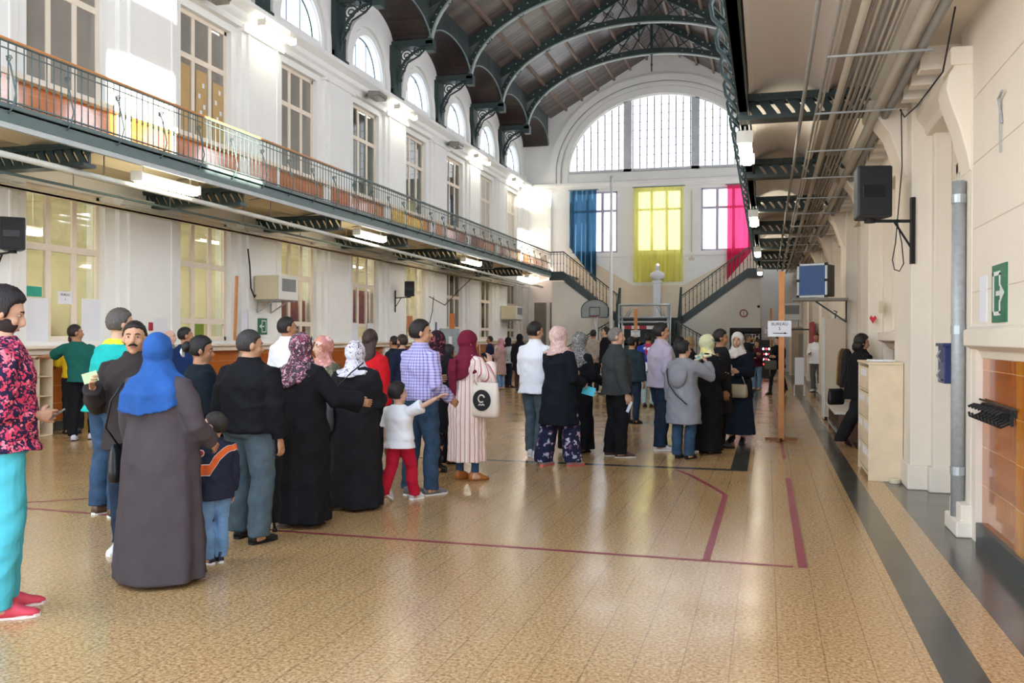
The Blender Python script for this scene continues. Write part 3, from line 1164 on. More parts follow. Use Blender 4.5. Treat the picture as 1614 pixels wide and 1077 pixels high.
def stair_rail(name, label, p0, p1, n, h=.95, extra=None):
    """sloping railing from p0 to p1 (floor points); balusters stay upright"""
    a, b = Vector(p0), Vector(p1)
    t = thing(name, label, 'railing', p0, 0, 'iron railings of the far stairs')
    d = b - a
    m = MB()
    pts = [Vector((0, 0, h)), d + Vector((0, 0, h))]
    if extra:
        pts = [Vector(extra) + Vector((0, 0, h))] + pts
    for p, q in zip(pts[:-1], pts[1:]):
        m.bar(p, q, .05, .05)
        m.bar(p - Vector((0, 0, .1)), q - Vector((0, 0, .1)), .02, .02)
    m.build('handrail', iron, t)
    pr_ = None
    for i in range(n + 1):
        if pr_ is None:
            pr_ = baluster_mesh(h, .014).build('baluster', iron, t, smooth=True)
            o = pr_
        else:
            o = place(pr_, t)
        o.location = d * (i / n)
    if extra:
        for i in range(1, 5):
            o = place(pr_, t)
            o.location = Vector(extra) * (i / 4)
ry = YS0 + .04
stair_rail('stair_railing', 'dark railing of the upper left stair flight under the dark blue drape', (-8.95, ry, 4.55), (LXL - .02, ry, LZc + .05), 17, .92, (-.6, 0, 0))
stair_rail('stair_railing', 'dark railing of the upper right stair flight under the red drape', (-.83, ry, 4.55), (LXR + .02, ry, LZc + .05), 17, .92, (.5, 0, 0))
ry = PY0
stair_rail('stair_railing', 'dark railing of the lower left stair flight behind the basketball hoop', (LXL + .05, ry, PZ), (LXL - 2.2, ry, .05), 15)
stair_rail('stair_railing', 'dark railing of the lower right stair flight above the crowd', (LXR - .05, ry, PZ), (LXR + 2.2, ry, .05), 15)

# ------------------------------------------------------------------ lamps
glow_room = emit('classroom_tube', '#fff6e8', 26.0)
def batten(y0, y1, x, z, label, group, lit=True, stem=.1, gm=None):
    t = thing('fluorescent_lamp', label, 'lamp', (x, (y0 + y1) / 2, z), 0, group)
    L = y1 - y0
    m = MB()
    m.prism([(-.045, -.02), (.045, -.02), (.04, .07), (-.04, .07)], lambda u, v, d: (u, d, v), -L / 2, L / 2)
    for s_ in (-1, 1):
        m.box(-.1, .1, s_ * L / 2 - .015, s_ * L / 2 + .015, -.08, .07)
    m.build('housing', lamp_w, t)
    for s_ in (-1, 1):
        m = MB()
        m.box(-.012, .012, s_ * L * .4 - .01, s_ * L * .4 + .01, .06, .06 + stem)
        m.build('ceiling_mount', lamp_w, t)
    m = MB()
    m.prism([(-.07, -.015), (.07, -.015), (.085, -.06), (.05, -.10), (-.05, -.10), (-.085, -.06)], lambda u, v, d: (u, d, v), -L / 2 + .02, L / 2 - .02)
    m.build('tube', gm or glow, t, smooth=True)
    return t
for i, (a, b) in enumerate(((12.42, 13.98), (20.5, 22.1), (28.6, 30.35), (36.9, 38.6))):
    batten(a, b, -9.60, 4.13, 'lit fluorescent batten under the left gallery edge, %s from the near end' % ORD[i], 'fluorescent battens under the left gallery', stem=.22)
for i, (a, b) in enumerate(((18.8, 20.25), (26.8, 28.3), (34.9, 36.6), (40.6, 42.6))):
    batten(a, b, -11.18, 8.8, 'lit fluorescent batten under the upper left cornice, %s from the near end' % ORD[i], 'fluorescent battens under the cornice')
for i, (a, b) in enumerate(((11.9, 13.4), (19.3, 20.9), (27.2, 28.8), (35.6, 37.2))):
    batten(a, b, -.28, 4.12, 'lit fluorescent batten under the right gallery edge, %s from the near end' % ORD[i], 'fluorescent battens under the right gallery')
ci = 0
for i in (2, 3, 4, 5, 6):
    for x in (XL - 1.4, XL - 2.6):
        batten(BC[i] - .9, BC[i] + .9, x, 3.55, 'tube lamp behind the %s ground floor window, %s row' % (ORD[i - 1], 'front' if x > XL - 2 else 'back'), 'tube lamps in the rooms behind the windows', stem=.7, gm=glow_room)
for i, y in enumerate((25.2, 32.4, 16.9)):
    t = thing('floodlight', 'unlit grey floodlight under the cornice above the %s upper window' % ('fourth', 'sixth', 'second')[i], 'lamp', (-11.15, y, 8.62), 0, 'grey floodlights')
    m = MB()
    m.prism([(-.16, 0), (.2, .06), (.2, .16), (-.16, .2)], lambda u, v, d: (u, d, v), -.3, .3)
    m.build('housing', pipe_g, t, bevel=.01)
    m = MB()
    m.box(-.14, .18, -.27, .27, -.005, .04)
    m.build('lens', grey_glass, t)
    m = MB()
    m.box(-.56, -.1, -.03, .03, .1, .22)
    m.build('wall_mount', iron_g, t)

# ------------------------------------------------------------------ pipes and trays
def run(name, label, cat, pts, r, m_, group=None, hang=None):
    mb = MB()
    mb.tube(pts, r, 8)
    o = mb.build(name, m_, None, smooth=True)
    tag(o, label, cat, group)
    return o
mb = MB()
mb.box(XG - .02, XG + .04, Y0 + 1, 40.4, 4.265, 4.345)
tag(mb.build('hanging_cable_tray', mat('pale_grey_tray', '#b4bab8', .5)), 'pale grey cable tray along the underside of the left gallery edge', 'cable tray')
run('hanging_pipe', 'long white pipe hanging under the left gallery in front of the dark beams', 'pipe', [(-9.78, 5, 4.02), (-9.78, 14, 4.0), (-9.78, 25, 3.92), (-9.78, 40.4, 3.84)], .045, mat('white_pipe', '#cfd2ca', .45))
run('hanging_pipe', 'thin dark pipe beneath the left gallery between the white pipe and the wall', 'pipe', [(-10.6, 5, 3.95), (-10.6, 40.3, 3.95)], .022, iron_g)
mb = MB()
mb.box(XL + .2, XL + .3, 5, 40.4, 3.9, 3.93)
mb.box(XL + .29, XL + .3, 5, 40.4, 3.9, 3.97)
tag(mb.build('hanging_cable_tray', mat('beige_tray', '#c4baa6', .5)), 'grey cable tray along the top of the lower left windows', 'cable tray')
for i in range(12):
    y = 11.9 + 2.45 * i
    mb = MB()
    mb.bar((-9.78, y, 4.06), (-9.78, y, 4.44), .014)
    mb.bar((-10.6, y + .3, 3.97), (-10.6, y + .3, 4.44), .012)
    mb.bar((-9.78, y, 4.44), (-10.6, y + .3, 4.44), .02)
    tag(mb.build('pipe_hanger', pipe_g, smooth=False), 'thin rod hanger holding the pipes under the left gallery', 'hanger', 'pipe hangers under the left gallery')
XC = [.50, .545, .68, .73, .775, .80, .825, .85, .875, .90, .925, .95, .975]
RC = [.016, .012, .034, .016, .012, .011, .015, .011, .011, .014, .011, .012, .011]
for i, (x, r) in enumerate(zip(XC, RC)):
    z = 4.02 + (.03 if i % 2 else 0)
    big = r > .03
    run('hanging_conduit', 'thick grey pipe on the left of the conduit bundle' if big else 'thin grey conduit in the bundle under the right gallery', 'conduit', [(x, 5, z), (x, 12, z), (x + random.uniform(-.01, .01), 22, z - .02), (x, 36, z)], r, pipe_m if i % 3 else pipe_g, None if big else 'thin conduits under the right gallery')
run('hanging_conduit', 'thick cream pipe nearest the right wall arches', 'conduit', [(1.12, 5, 4.04), (1.12, 35, 4.04)], .05, pipe_m)
run('hanging_conduit', 'yellowish gas pipe between the two thick pipes at the right', 'conduit', [(1.165, 5, 4.135), (1.165, 35, 4.135)], .03, mat('yellow_pipe', '#b8924a', .5))
run('hanging_conduit', 'thick grey pipe just right of the yellowish gas pipe', 'conduit', [(1.235, 5, 4.03), (1.235, 35, 4.03)], .042, pipe_g)
run('hanging_conduit', 'single dark conduit left of the bundle under the right gallery', 'conduit', [(.36, 5, 4.1), (.36, 36, 4.1)], .02, pipe_g)
for i in range(10):
    y = 8.2 + 2.05 * i
    mb = MB()
    mb.box(.48, 1.3, y - .012, y + .012, 3.958, 3.975)
    tag(mb.build('pipe_hanger', galv), 'steel hanger bar across the conduit bundle', 'hanger', 'hanger bars of the conduit bundle')

# ------------------------------------------------------------------ right wall things
t = thing('downpipe', 'galvanised vertical pipe on the right wall beside the glazed tiles', 'pipe', (1.518, 8.29, .13))
m = MB()
m.tube([(0, 0, 0), (0, 0, 2.76)], .052, 16)
m.build('pipe', galv, t, smooth=True)
for z in (.34, 1.5, 2.58):
    m = MB()
    m.tube([(0, 0, z), (0, 0, z + .07)], .058, 16)
    m.build('collar', steel, t)
def exit_sign(label, loc, rz, w, h, flip):
    t = thing('exit_sign', label, 'sign', loc, rz)
    m = MB()
    m.box(-w / 2, w / 2, -.012, 0, 0, h)
    m.build('panel', mat('exit_green', '#1f6a4c', .4, var=.04), t)
    m = MB()
    s = flip
    fn = lambda u, v, d: (u * s * w, d, v * h)
    wd = .05
    for poly in ([(-.40, .12), (-.33, .12), (-.33, .88), (-.40, .88)], [(-.40, .81), (.12, .81), (.12, .88), (-.40, .88)], [(-.40, .12), (.12, .12), (.12, .19), (-.40, .19)],
                 [(.05, .62), (.12, .62), (.12, .85), (.05, .85)], [(.05, .15), (.12, .15), (.12, .38), (.05, .38)],
                 [(-.16, .46), (.14, .46), (.14, .54), (-.16, .54)], [(.12, .34), (.40, .5), (.12, .66)]):
        m.prism(poly, fn, -.016, -.012)
    o = m.build('pictogram', white_p, t)
    o['label'] = 'white doorway and arrow pictogram'
exit_sign('square green exit sign with white arrow on the right wall', (1.58, 7.15, 1.71), -PI / 2, .41, .41, 1)
exit_sign('green exit sign with white arrow between two left windows', (XL + .16, 19.4, 1.64), PI / 2, .40, .38, -1)
m = MB()
m.box(1.574, 1.58, 7.55, 7.78, 1.72, 2.07)
tag(m.build('notice', paper), 'white notice sheet left of the square green exit sign', 'notice')
t = thing('letter_box', 'dark blue metal box fixed on the door jamb behind the vertical pipe', 'box', (1.70, 9.55, 1.17))
m = MB()
m.box(-.1, .1, -.16, .16, 0, .36)
m.box(-.12, .12, -.18, .18, .35, .38)
m.build('body', mat('dark_blue_enamel', '#2c3a6a', .35), t, bevel=.006)
m = MB()
for z in (.08, .26):
    m.tube([(-.12, -.08, z + .05), (-.15, -.08, z), (-.12, -.08, z - .05), (-.1, -.05, z - .05)], .008, 6)
m.build('hook', steel, t)
t = thing('coat_rack', 'black coat rail with a row of hooks on the orange glazed tiles', 'coat rack', (1.63, 7.35, 1.0))
m = MB()
m.box(-.02, 0, -.5, .5, .06, .10)
m.tube([(-.02, -.5, .11), (-.03, -.56, .12), (-.02, .7, .12)], .008, 6)
m.build('rail', rub, t)
for i in range(9):
    m = MB()
    y = -.44 + i * .11
    m.box(-.04, -.02, y - .012, y + .012, .0, .1)
    m.tube([(-.03, y, .08), (-.09, y, .09), (-.13, y, .07)], .011, 6)
    m.tube([(-.03, y, .03), (-.10, y, -.01), (-.12, y, -.0), (-.125, y, .03)], .010, 6)
    m.build('hook', rub, t, smooth=False)
# loudspeakers
def speaker(label, loc, rz, w, d, h, plate, group=None):
    t = thing('loudspeaker', label, 'loudspeaker', loc, rz)
    m = MB()
    m.prism([(-w / 2, -d / 2), (w / 2, -d / 2), (w * .34, d / 2), (-w * .34, d / 2)], lambda u, v, q: (u, v, q), 0, h)
    m.build('cabinet', black_p, t, bevel=.02)
    m = MB()
    m.box(-w * .44, w * .44, -d / 2 - .012, -d / 2 + .01, h * .04, h * .96)
    m.build('grille', mat('speaker_grille', '#232527', .7, bump=.5, bscale=200), t, bevel=.008)
    m = MB()
    m.box(-w * .36, w * .3, -d / 2 - .016, -d / 2, h * .38, h * .62)
    m.build('badge', mat('speaker_horn', '#17181a', .4), t, bevel=.01)
    m = MB()
    m.bar((0, 0, -.02), plate[0], .03, .03)
    m.bar((plate[0][0] * .55, plate[0][1] * .55, plate[0][2] * .55 - .0), (plate[0][0], plate[0][1], plate[0][2] - .3), .02, .02)
    m.box(plate[0][0] - .02, plate[0][0] + .02, plate[0][1] - .03, plate[0][1] + .03, plate[0][2] - .45, plate[0][2] + .25)
    m.tube([(0, 0, -.04), (0, 0, .02)], .06, 10)
    m.build('wall_bracket', rub, t)
    return t
speaker('large dark grey loudspeaker on a bracket at the right pillar', (1.05, 10.45, 2.86), .18, .36, .36, .54, [(.42, -.05, -.03)])
speaker('black loudspeaker on a wall bracket between two left windows', (-11.05, 27.5, 2.88), .5, .32, .32, .48, [(-.42, .18, -.05)])
speaker('black loudspeaker at the left picture edge above the man in floral shirt', (-11.15, 11.55, 2.9), .75, .36, .34, .5, [(-.25, .28, -.05)])
run('cable', 'thin black cable hanging in a loop beneath the large loudspeaker', 'cable', [(1.35, 10.42, 4.0), (1.36, 10.42, 3.4), (1.33, 10.42, 3.0), (1.30, 10.42, 2.6), (1.27, 10.42, 2.42), (1.29, 10.42, 2.32), (1.34, 10.42, 2.30), (1.38, 10.42, 2.38), (1.36, 10.42, 2.6), (1.31, 10.42, 2.85)], .006, rub)
run('cable', 'black cable sagging from the top right corner towards the first beam', 'cable', [(1.36, 7.6, 4.1), (1.36, 8.1, 3.75), (1.3, 9.0, 3.7), (1.3, 9.8, 3.78), (1.34, 10.43, 4.0)], .007, rub)
m = MB()
m.tube([(1.574, 7.1, 3.1), (1.56, 7.15, 3.28), (1.55, 7.0, 3.3)], .01, 6)
m.tube([(1.56, 7.12, 3.28), (1.565, 7.12, 2.9)], .006, 6)
tag(m.build('cable_hook', galv), 'small metal hook and wire high on the right wall', 'hook')
# filing cabinet
t = thing('pigeonhole_cabinet', 'light birch pigeonhole cabinet with paper labels standing against the right pillar', 'cabinet', (1.274, 11.55, 0), 0)
m = MB()
hw, hy, hh_ = .18, .6, 1.30
m.box(-hw + .003, hw - .01, -hy + .02, hy - .02, .05, .08)
m.box(-hw, hw, -hy, -hy + .025, .0, hh_)
m.box(-hw, hw, hy - .025, hy, .0, hh_)
m.box(hw - .02, hw - .004, -hy + .02, hy - .02, .01, hh_ - .01)
m.box(-hw - .012, hw, -hy - .012, hy + .012, hh_, hh_ + .025)
for r in range(1, 4):
    m.box(-hw + .003, hw - .01, -hy + .02, hy - .02, .08 + r * .30, .10 + r * .30)
m.build('carcass', birch, t, bevel=.004)
for r in range(4):
    for c in range(5):
        y0 = -hy + .035 + c * .228
        z0 = .105 + r * .30
        m = MB()
        m.box(-hw + .004, -hw + .022, y0, y0 + .215, z0, z0 + (.262 if r < 3 else .255))
        o = m.build('door', birch, t, bevel=.003)
        if (r + c) % 4 != 3:
            m = MB()
            m.box(-hw + .001, -hw + .004, y0 + .04, y0 + .175, z0 + .15, z0 + .23)
            m.build('label_card', paper, o)
m = MB()
m.lathe([(.055, 0), (.06, .005), (.06, .045), (.055, .05)], (0, 0, 0), 20)
o = m.build('tape_roll', cream_p, None, smooth=False, origin=(0, 0, 0))
o.location = (1.36, 10.86, 0)
tag(o, 'cream roll lying on the floor at the foot of the birch cabinet', 'roll')
m = MB()
m.box(1.14, 1.40, 11.25, 11.75, 1.327, 1.334)
m.box(1.16, 1.42, 11.3, 11.8, 1.334, 1.342)
tag(m.build('papers', paper), 'sheets of paper lying on top of the birch cabinet', 'papers')
# tall beige partition with a hook
t = thing('partition_panel', 'tall narrow beige panel on the right beyond the bench', 'panel', (1.27, 18.75, 0))
m = MB()
m.box(-.19, .19, -.02, .6, .1, 1.97)
m.box(-.19, .19, -.03, .62, 0.06, .1)
m.build('board', mat('beige_laminate', '#c9bba4', .5, var=.03), t, bevel=.006)
m = MB()
m.box(-.215, -.19, -.03, .62, 0.03, 2.0)
m.build('edge_strip', white_p, t)
m = MB()
for y in (0, .55):
    m.box(-.2, -.14, y - .03, y + .03, 0, .07)
    m.box(.13, .19, y - .03, y + .03, 0, .07)
m.build('foot', rub, t)
m = MB()
m.tube([(.0, .05, 1.96), (.0, .05, 2.05), (.03, .05, 2.1), (-.03, .05, 2.12)], .012, 6)
m.build('hook', rub, t)
# bench
t = thing('bench', 'low pale bench against the right wall behind the walking woman', 'bench', (1.22, 16.1, 0))
m = MB()
m.box(-.22, .22, -1.2, 1.2, .42, .46)
m.build('seat', mat('pale_bench_top', '#d8d0c4', .4), t, bevel=.008)
for y in (-1.15, 0, 1.15):
    m = MB()
    m.box(-.16, .18, y - .02, y + .02, 0, .42)
    m.build('leg', mat('brown_bench_leg', '#5a3c2c', .5), t)
m = MB()
m.box(-.17, -.13, -1.2, 1.2, .1, .14)
m.build('rail', steel, t)
# hanging coats on the rack past the panel
for i, (c, y) in enumerate((('#2c2a2a', 17.2), ('#6a4a36', 17.52), ('#3a3434', 17.84), ('#8a6a30', 18.16))):
    t = thing('hanging_coat', ('dark', 'brown', 'grey-black', 'ochre')[i] + ' coat hanging on the right wall beside the tall beige panel', 'coat', (1.36, y, .72), 0, 'coats hanging by the beige panel')
    m = MB()
    rr = []
    for z, a, b in ((0, .11, .13), (.2, .105, .12), (.5, .09, .11), (.62, .07, .08), (.68, .03, .03)):
        rr.append([(a * math.cos(2 * PI * k / 24) * (1 + .1 * math.sin(5 * 2 * PI * k / 24 + i)), b * math.sin(2 * PI * k / 24) * (1 + .1 * math.sin(5 * 2 * PI * k / 24 + i)), z) for k in range(24)])
    m.loft(rr)
    m.build('body', cloth('coat_' + c, c), t, smooth=True)
    m = MB()
    m.tube([(-.02, -.1, .55), (-.06, -.13, .3), (-.05, -.12, .06)], [.05, .045, .035], 10)
    m.build('sleeve', cloth('coat_' + c, c), t, smooth=True)
# projector cabinet on a shelf
t = thing('projector_cabinet', 'blue and silver flight-case box on a shelf high on the right', 'cabinet', (.82, 18.3, 2.36), math.radians(-24))
m = MB()
m.box(-.27, .27, -.0, .42, 0.02, .62)
m.build('case', mat('dark_brown_case', '#3c3a34', .5), t)
m = MB()
m.box(-.25, .25, -.012, 0, .04, .60)
m.build('front_panel', mat('blue_laminate', '#2f5288', .4, var=.04), t)
m = MB()
for x in (-.27, .27):
    m.box(x - .022, x + .022, -.02, .02, .0, .64)
for z in (.02, .62):
    m.box(-.27, .27, -.02, .02, z - .022, z + .022)
m.build('edge_profile', steel, t, bevel=.006)
m = MB()
for x in (-.27, .27):
    for z in (.02, .62, .32):
        m.box(x - .03, x + .03, -.028, .0, z - .025, z + .025)
m.build('corner', rub, t)
t = thing('wall_shelf', 'grey steel shelf carrying the blue and silver box', 'shelf', (1.0, 18.5, 2.30))
m = MB()
m.box(-.52, .47, -.25, .3, 0, .045)
m.build('board', pipe_g, t)
m = MB()
m.bar((.46, .2, -.4), (-.1, .2, 0), .03)
m.bar((.46, .2, -.4), (.46, .2, 0), .03)
m.build('bracket', iron, t)
def aircon(label, loc, rz, w, d, h):
    t = thing('air_conditioner', label, 'air conditioner', loc, rz)
    m = MB()
    m.box(-w / 2, w / 2, -d, 0, 0, h)
    m.build('case', cream_p, t, bevel=.015)
    m = MB()
    m.box(-w / 2, w / 2, -d - .03, -d, 0, h)
    m.build('front_panel', white_p, t, bevel=.008)
    m = MB()
    m.box(-w * .36, w * .38, -d - .034, -d - .03, h * .35, h * .88)
    for i in range(12):
        m.box(-w * .34 + i * w * .06, -w * .34 + i * w * .06 + .01, -d - .042, -d - .03, h * .37, h * .86)
    m.build('grille', mat('ac_grille', '#8a8c8a', .6), t)
    for x in (-w * .35, w * .35):
        m = MB()
        m.bar((x, .0, -.02), (x, -d, -.02), .04)
        m.bar((x, .0, -.3), (x, -d * .7, -.03), .025)
        m.bar((x, .0, -.3), (x, .0, .0), .025)
        m.build('wall_mount', galv, t)
    return t
aircon('cream air conditioner box jutting from the left wall above the man in black jacket', (-11.49, 19.45, 2.45), PI / 2, .88, .62, .56)
aircon('cream air conditioner box at the far end of the left wall', (-11.49, 40.1, 2.38), PI / 2, 1.1, .7, .6)
aircon('cream air conditioner box beneath the blue and silver box', (.85, 34.8, 2.22), 0, .66, .5, .6)
t = thing('wall_shelf', 'dark steel shelf carrying the far right air conditioner', 'shelf', (1.1, 34.6, 1.86))
m = MB()
m.box(-.6, .4, -.3, .3, 0, .05)
m.build('board', iron, t)
run('cable', 'black cable looping down to the near left air conditioner', 'cable', [(XL + .2, 18.7, 3.6), (XL + .24, 18.72, 3.2), (XL + .22, 18.8, 2.7), (XL + .25, 18.9, 2.5), (XL + .25, 18.95, 2.55)], .018, rub)
run('cable', 'cable draped across the far lower left wall', 'cable', [(XL + .25, 30.3, 3.0), (XL + .3, 31.8, 2.75), (XL + .3, 33.2, 3.3), (XL + .4, 34.5, 3.85)], .015, rub)
run('cable', 'black cable hanging on the pillar right of the black wall loudspeaker', 'cable', [(XL + .3, 30.6, 3.0), (XL + .3, 30.5, 2.5), (XL + .28, 30.3, 2.1), (XL + .26, 30.0, 1.9)], .015, rub)
# wall signs
for nm, lab, x, y0, y1, z0, z1, m_ in (('notice', 'white notice sheet on the pillar left of the second lower window', XL + .153, 15.45, 15.82, 1.62, 1.95, paper),
                                        ('sign', 'small dark blue sign on the left wall above the checked shirt man', XL + .153, 31.1, 31.35, 1.82, 2.12, mat('sign_blue', '#3a4470', .4)),
                                        ('notice', 'narrow white list sheet right of the wooden pole', XL + .153, 18.5, 18.75, 1.6, 2.2, paper)):
    m = MB()
    m.box(x - .003, x + .006, y0, y1, z0, z1)
    tag(m.build(nm, m_), lab, nm)
m = MB()
m.box(XL + .15, XL + .18, 15.25, 15.36, 1.7, 1.86)
tag(m.build('alarm_button', redp, bevel=.01), 'small red alarm button on the left pillar', 'button')
m = MB()
m.bar((XL + .18, 18.2, 1.5), (XL + .18, 18.28, 2.95), .05)
tag(m.build('wooden_pole', orangew), 'orange-brown wooden pole leaning beside the second lower window', 'pole')
for i, (y, z0, z1) in enumerate(((12.72, 1.5, 2.23), (14.0, 1.5, 2.26))):
    m = MB()
    m.box(XL - .11, XL - .10, y - .24, y + .24, z0, z1)
    t_ = tag(m.build('poster', paper), 'large white voter list sheet in the %s pane of the near window' % ('left', 'right')[i], 'poster', 'white list sheets in the near window')
m = MB()
m.box(XL - .115, XL - .105, 12.45, 12.82, 2.25, 2.42)
tag(m.build('poster', mat('teal_card', '#2f9c86', .7)), 'small teal card above the left white list sheet', 'poster')
def text_obj(body, size, m_, parent, loc, rot):
    cu = bpy.data.curves.new('lettering', 'FONT')
    cu.body = body
    cu.size = size
    cu.align_x = 'CENTER'
    cu.align_y = 'CENTER'
    cu.extrude = .0006
    o = bpy.data.objects.new('lettering', cu)
    COL.objects.link(o)
    dg = bpy.context.evaluated_depsgraph_get()
    me = bpy.data.meshes.new_from_object(o.evaluated_get(dg))
    bpy.data.objects.remove(o)
    me.materials.clear()
    me.materials.append(m_)
    o = bpy.data.objects.new('lettering', me)
    COL.objects.link(o)
    o.parent = parent
    o.location = loc
    o.rotation_euler = rot
    return o
ink = mat('black_ink', '#1c1c20', .7)
t = thing('paper_sign', 'small white office sign hung in the middle pane of the near window', 'sign', (XL - .1, 13.35, 2.15))
m = MB()
m.box(-.004, .004, -.16, .16, 0, .22)
m.build('sheet', paper, t)
text_obj('BUREAU', .06, ink, t, (.0055, 0, .16), (PI / 2, 0, PI / 2))
text_obj('1', .06, ink, t, (.0055, 0, .08), (PI / 2, 0, PI / 2))
# things in the rooms behind the glass
def flat_x(name, lab, cat, x, y0, y1, z0, z1, m_, th=.02, bev=0):
    m = MB()
    m.box(x, x + th, y0, y1, z0, z1)
    return tag(m.build(name, m_, bevel=bev), lab, cat)
pinkcurt = mat('pink_curtain_cloth', '#c07078', .85, var=.1)
def room_curtain(lab, y0, y1, z0, z1):
    m = MB()
    n = 40
    m.grid(lambda u, v: (XL - .34 + .02 * math.sin(u * 40), y0 + (y1 - y0) * u, z0 + (z1 - z0) * v), n, 2)
    tag(m.build('curtain', pinkcurt, smooth=True, fixn=False), lab, 'curtain')
room_curtain('pink curtain behind the lower panes of the third left window', BC[4] - .9, BC[4] + .9, 1.55, 2.55)
room_curtain('pink curtain behind the fourth left window above the red top', BC[5] - .9, BC[5] + .9, 1.9, 3.0)
flat_x('poster', 'white sheet pinned low in the fourth left window', 'poster', XL - .1, BC[5] - .85, BC[5] - .45, 1.5, 2.0, paper)
flat_x('poster', 'white sheet in the right pane of the fourth left window', 'poster', XL - .1, BC[5] + .3, BC[5] + .75, 1.5, 2.0, paper)
flat_x('poster', 'lime green poster inside the second left window', 'poster', XL - .6, BC[3] + .35, BC[3] + .75, 1.45, 2.0, mat('lime_card', '#8fae3c', .7))
flat_x('blackboard', 'dark board inside the second left window', 'blackboard', XL - 2.6, BC[3] - .4, BC[3] + 1.0, 1.3, 2.1, mat('blackboard_grey', '#4a4c48', .5), .05)
flat_x('poster', 'orange poster beside the far left windows', 'poster', XL - .12, BC[7] - .3, BC[7] + .3, 1.9, 2.5, mat('orange_card', '#c87a3c', .7), .01)
flat_x('poster', 'colourful notice in the sixth left window', 'poster', XL - .1, BC[6] - .6, BC[6] - .1, 1.75, 2.3, mat('orange_notice', '#b87850', .7), .01)
t = thing('storage_shelf', 'yellowish shelf with files inside the near left window', 'shelf', (XL - 2.2, 14.3, 0))
m = MB()
for z in (.9, 1.4, 1.75):
    m.box(-.2, .2, -.9, .9, z, z + .03)
for y in (-.9, -.45, 0, .45, .88):
    m.box(-.2, .2, y, y + .03, 0, 1.4)
m.build('frame', birch, t)
for i in range(9):
    o_ = MB()
    h_ = random.uniform(.12, .26)
    y = 13.5 + i * .18
    o_.box(XL - 2.32, XL - 2.08, y, y + random.uniform(.08, .15), 1.78, 1.78 + h_)
    tag(o_.build('file_box', mat('file_%d' % (i % 4), ('#5a5a4a', '#8a8050', '#3c4038', '#a89a60')[i % 4], .7)), 'file box on the yellowish shelf inside the near left window', 'box', 'file boxes inside the near left window')
# counter and cubby shelf at the left wall
t = thing('cubby_shelf', 'open birch cubby shelf against the left wall beside the man in floral shirt', 'shelf', (-11.22, 11.8, 0), 0)
m = MB()
W_, D_, H_ = .96, .32, 1.27
m.box(-D_ / 2, -D_ / 2 + .015, -W_ / 2, W_ / 2, 0, H_)
for y in (-W_ / 2, -.18, .18, W_ / 2 - .02):
    m.box(-D_ / 2, D_ / 2, y, y + .02, 0, H_)
for i in range(5):
    z = i * (H_ - .02) / 4
    m.box(-D_ / 2, D_ / 2, -W_ / 2, W_ / 2, z, z + .02)
m.build('carcass', birch, t, bevel=.003)
t = thing('counter', 'cream serving counter with yellow side panel under the near left window', 'counter', (-11.25, 14.1, 0))
m = MB()
m.box(-.2, .16, -1.2, 1.5, 1.14, 1.26)
m.build('worktop', trim_m, t, bevel=.012)
m = MB()
m.box(-.2, .12, -.75, -.69, 0, 1.14)
o = m.build('side_panel', mat('pale_yellow_board', '#cfae5c', .5), t)
m = MB()
m.box(-.2, .12, 1.3, 1.36, 0, 1.14)
m.build('leg', birch, t)
m = MB()
m.box(-10.80, -10.6, 13.2, 13.45, 0, .2)
tag(m.build('red_box', redp, bevel=.01), 'small red box on the floor below the serving counter', 'box')
m = MB()
m.box(-11.4, -11.15, 14.7, 14.95, 1.262, 1.36)
tag(m.build('carton', white_p, bevel=.006), 'white carton standing on the serving counter', 'box')
# notice board near the far left wall
t = thing('notice_board', 'pale blue-grey notice board on legs behind the dark red headscarf', 'notice board', (-10.9, 31.0, 0), 0)
m = MB()
m.box(-.03, .03, -1.0, 1.0, .85, 1.88)
m.build('board', mat('pale_blue_felt', '#93a0a4', .8), t, bevel=.01)
for y in (-.9, .9):
    m = MB()
    m.box(-.03, .03, y - .03, y + .03, .0, .85)
    m.box(-.25, .25, y - .03, y + .03, .0, .03)
    m.build('leg', steel, t)
m = MB()
m.box(.032, .036, -.2, .15, 1.2, 1.6)
m.build('sheet', paper, t)

# ------------------------------------------------------------------ sign posts
def sign_post(label, x, y, h, w, lines, zc, pw, feet=True, tx=0.0):
    t = thing('sign_post', label, 'sign post', (x, y, 0))
    m = MB()
    m.box(-w / 2, w / 2, -w / 2, w / 2, .02, h)
    m.build('post', orangew, t, bevel=.004)
    m = MB()
    m.bar((-.24, -.03, .03), (.24, .03, .03), .05, .045)
    m.bar((-.05, -.24, .03), (.05, .24, .03), .05, .045)
    m.build('cross_base', mat('brown_batten', '#8a5c34', .6), t, bevel=.004)
    m = MB()
    m.box(tx - pw / 2, tx + pw / 2, -w / 2 - .008, -w / 2 - .002, zc - pw * .35, zc + pw * .35)
    o = m.build('sheet', paper, t)
    yy = -w / 2 - .0095
    if lines:
        text_obj('BUREAU', pw * .19, ink, o, (tx, yy, zc + pw * .2), (PI / 2, 0, 0))
        text_obj('5', pw * .2, ink, o, (tx, yy, zc), (PI / 2, 0, 0))
        m = MB()
        m.box(tx - pw * .28, tx + pw * .2, yy - .001, yy, zc - pw * .215, zc - pw * .185)
        m.prism([(tx + pw * .2, zc - pw * .25), (tx + pw * .33, zc - pw * .2), (tx + pw * .2, zc - pw * .15)], fnY, yy - .001, yy)
        m.build('arrow', ink, o)
sign_post('wooden sign post with white BUREAU 5 sheet standing on the hall floor at right', .215, 14.83, 2.62, .085, True, 1.735, .35, tx=-.03)
sign_post('distant wooden sign post with white sheet in front of the stairs', -4.68, 34, 2.64, .12, True, 1.73, .34)
sign_post('thin distant sign post seen just left of the near sign post', .13, 34.4, 2.66, .07, True, 1.86, .3, tx=-.08)

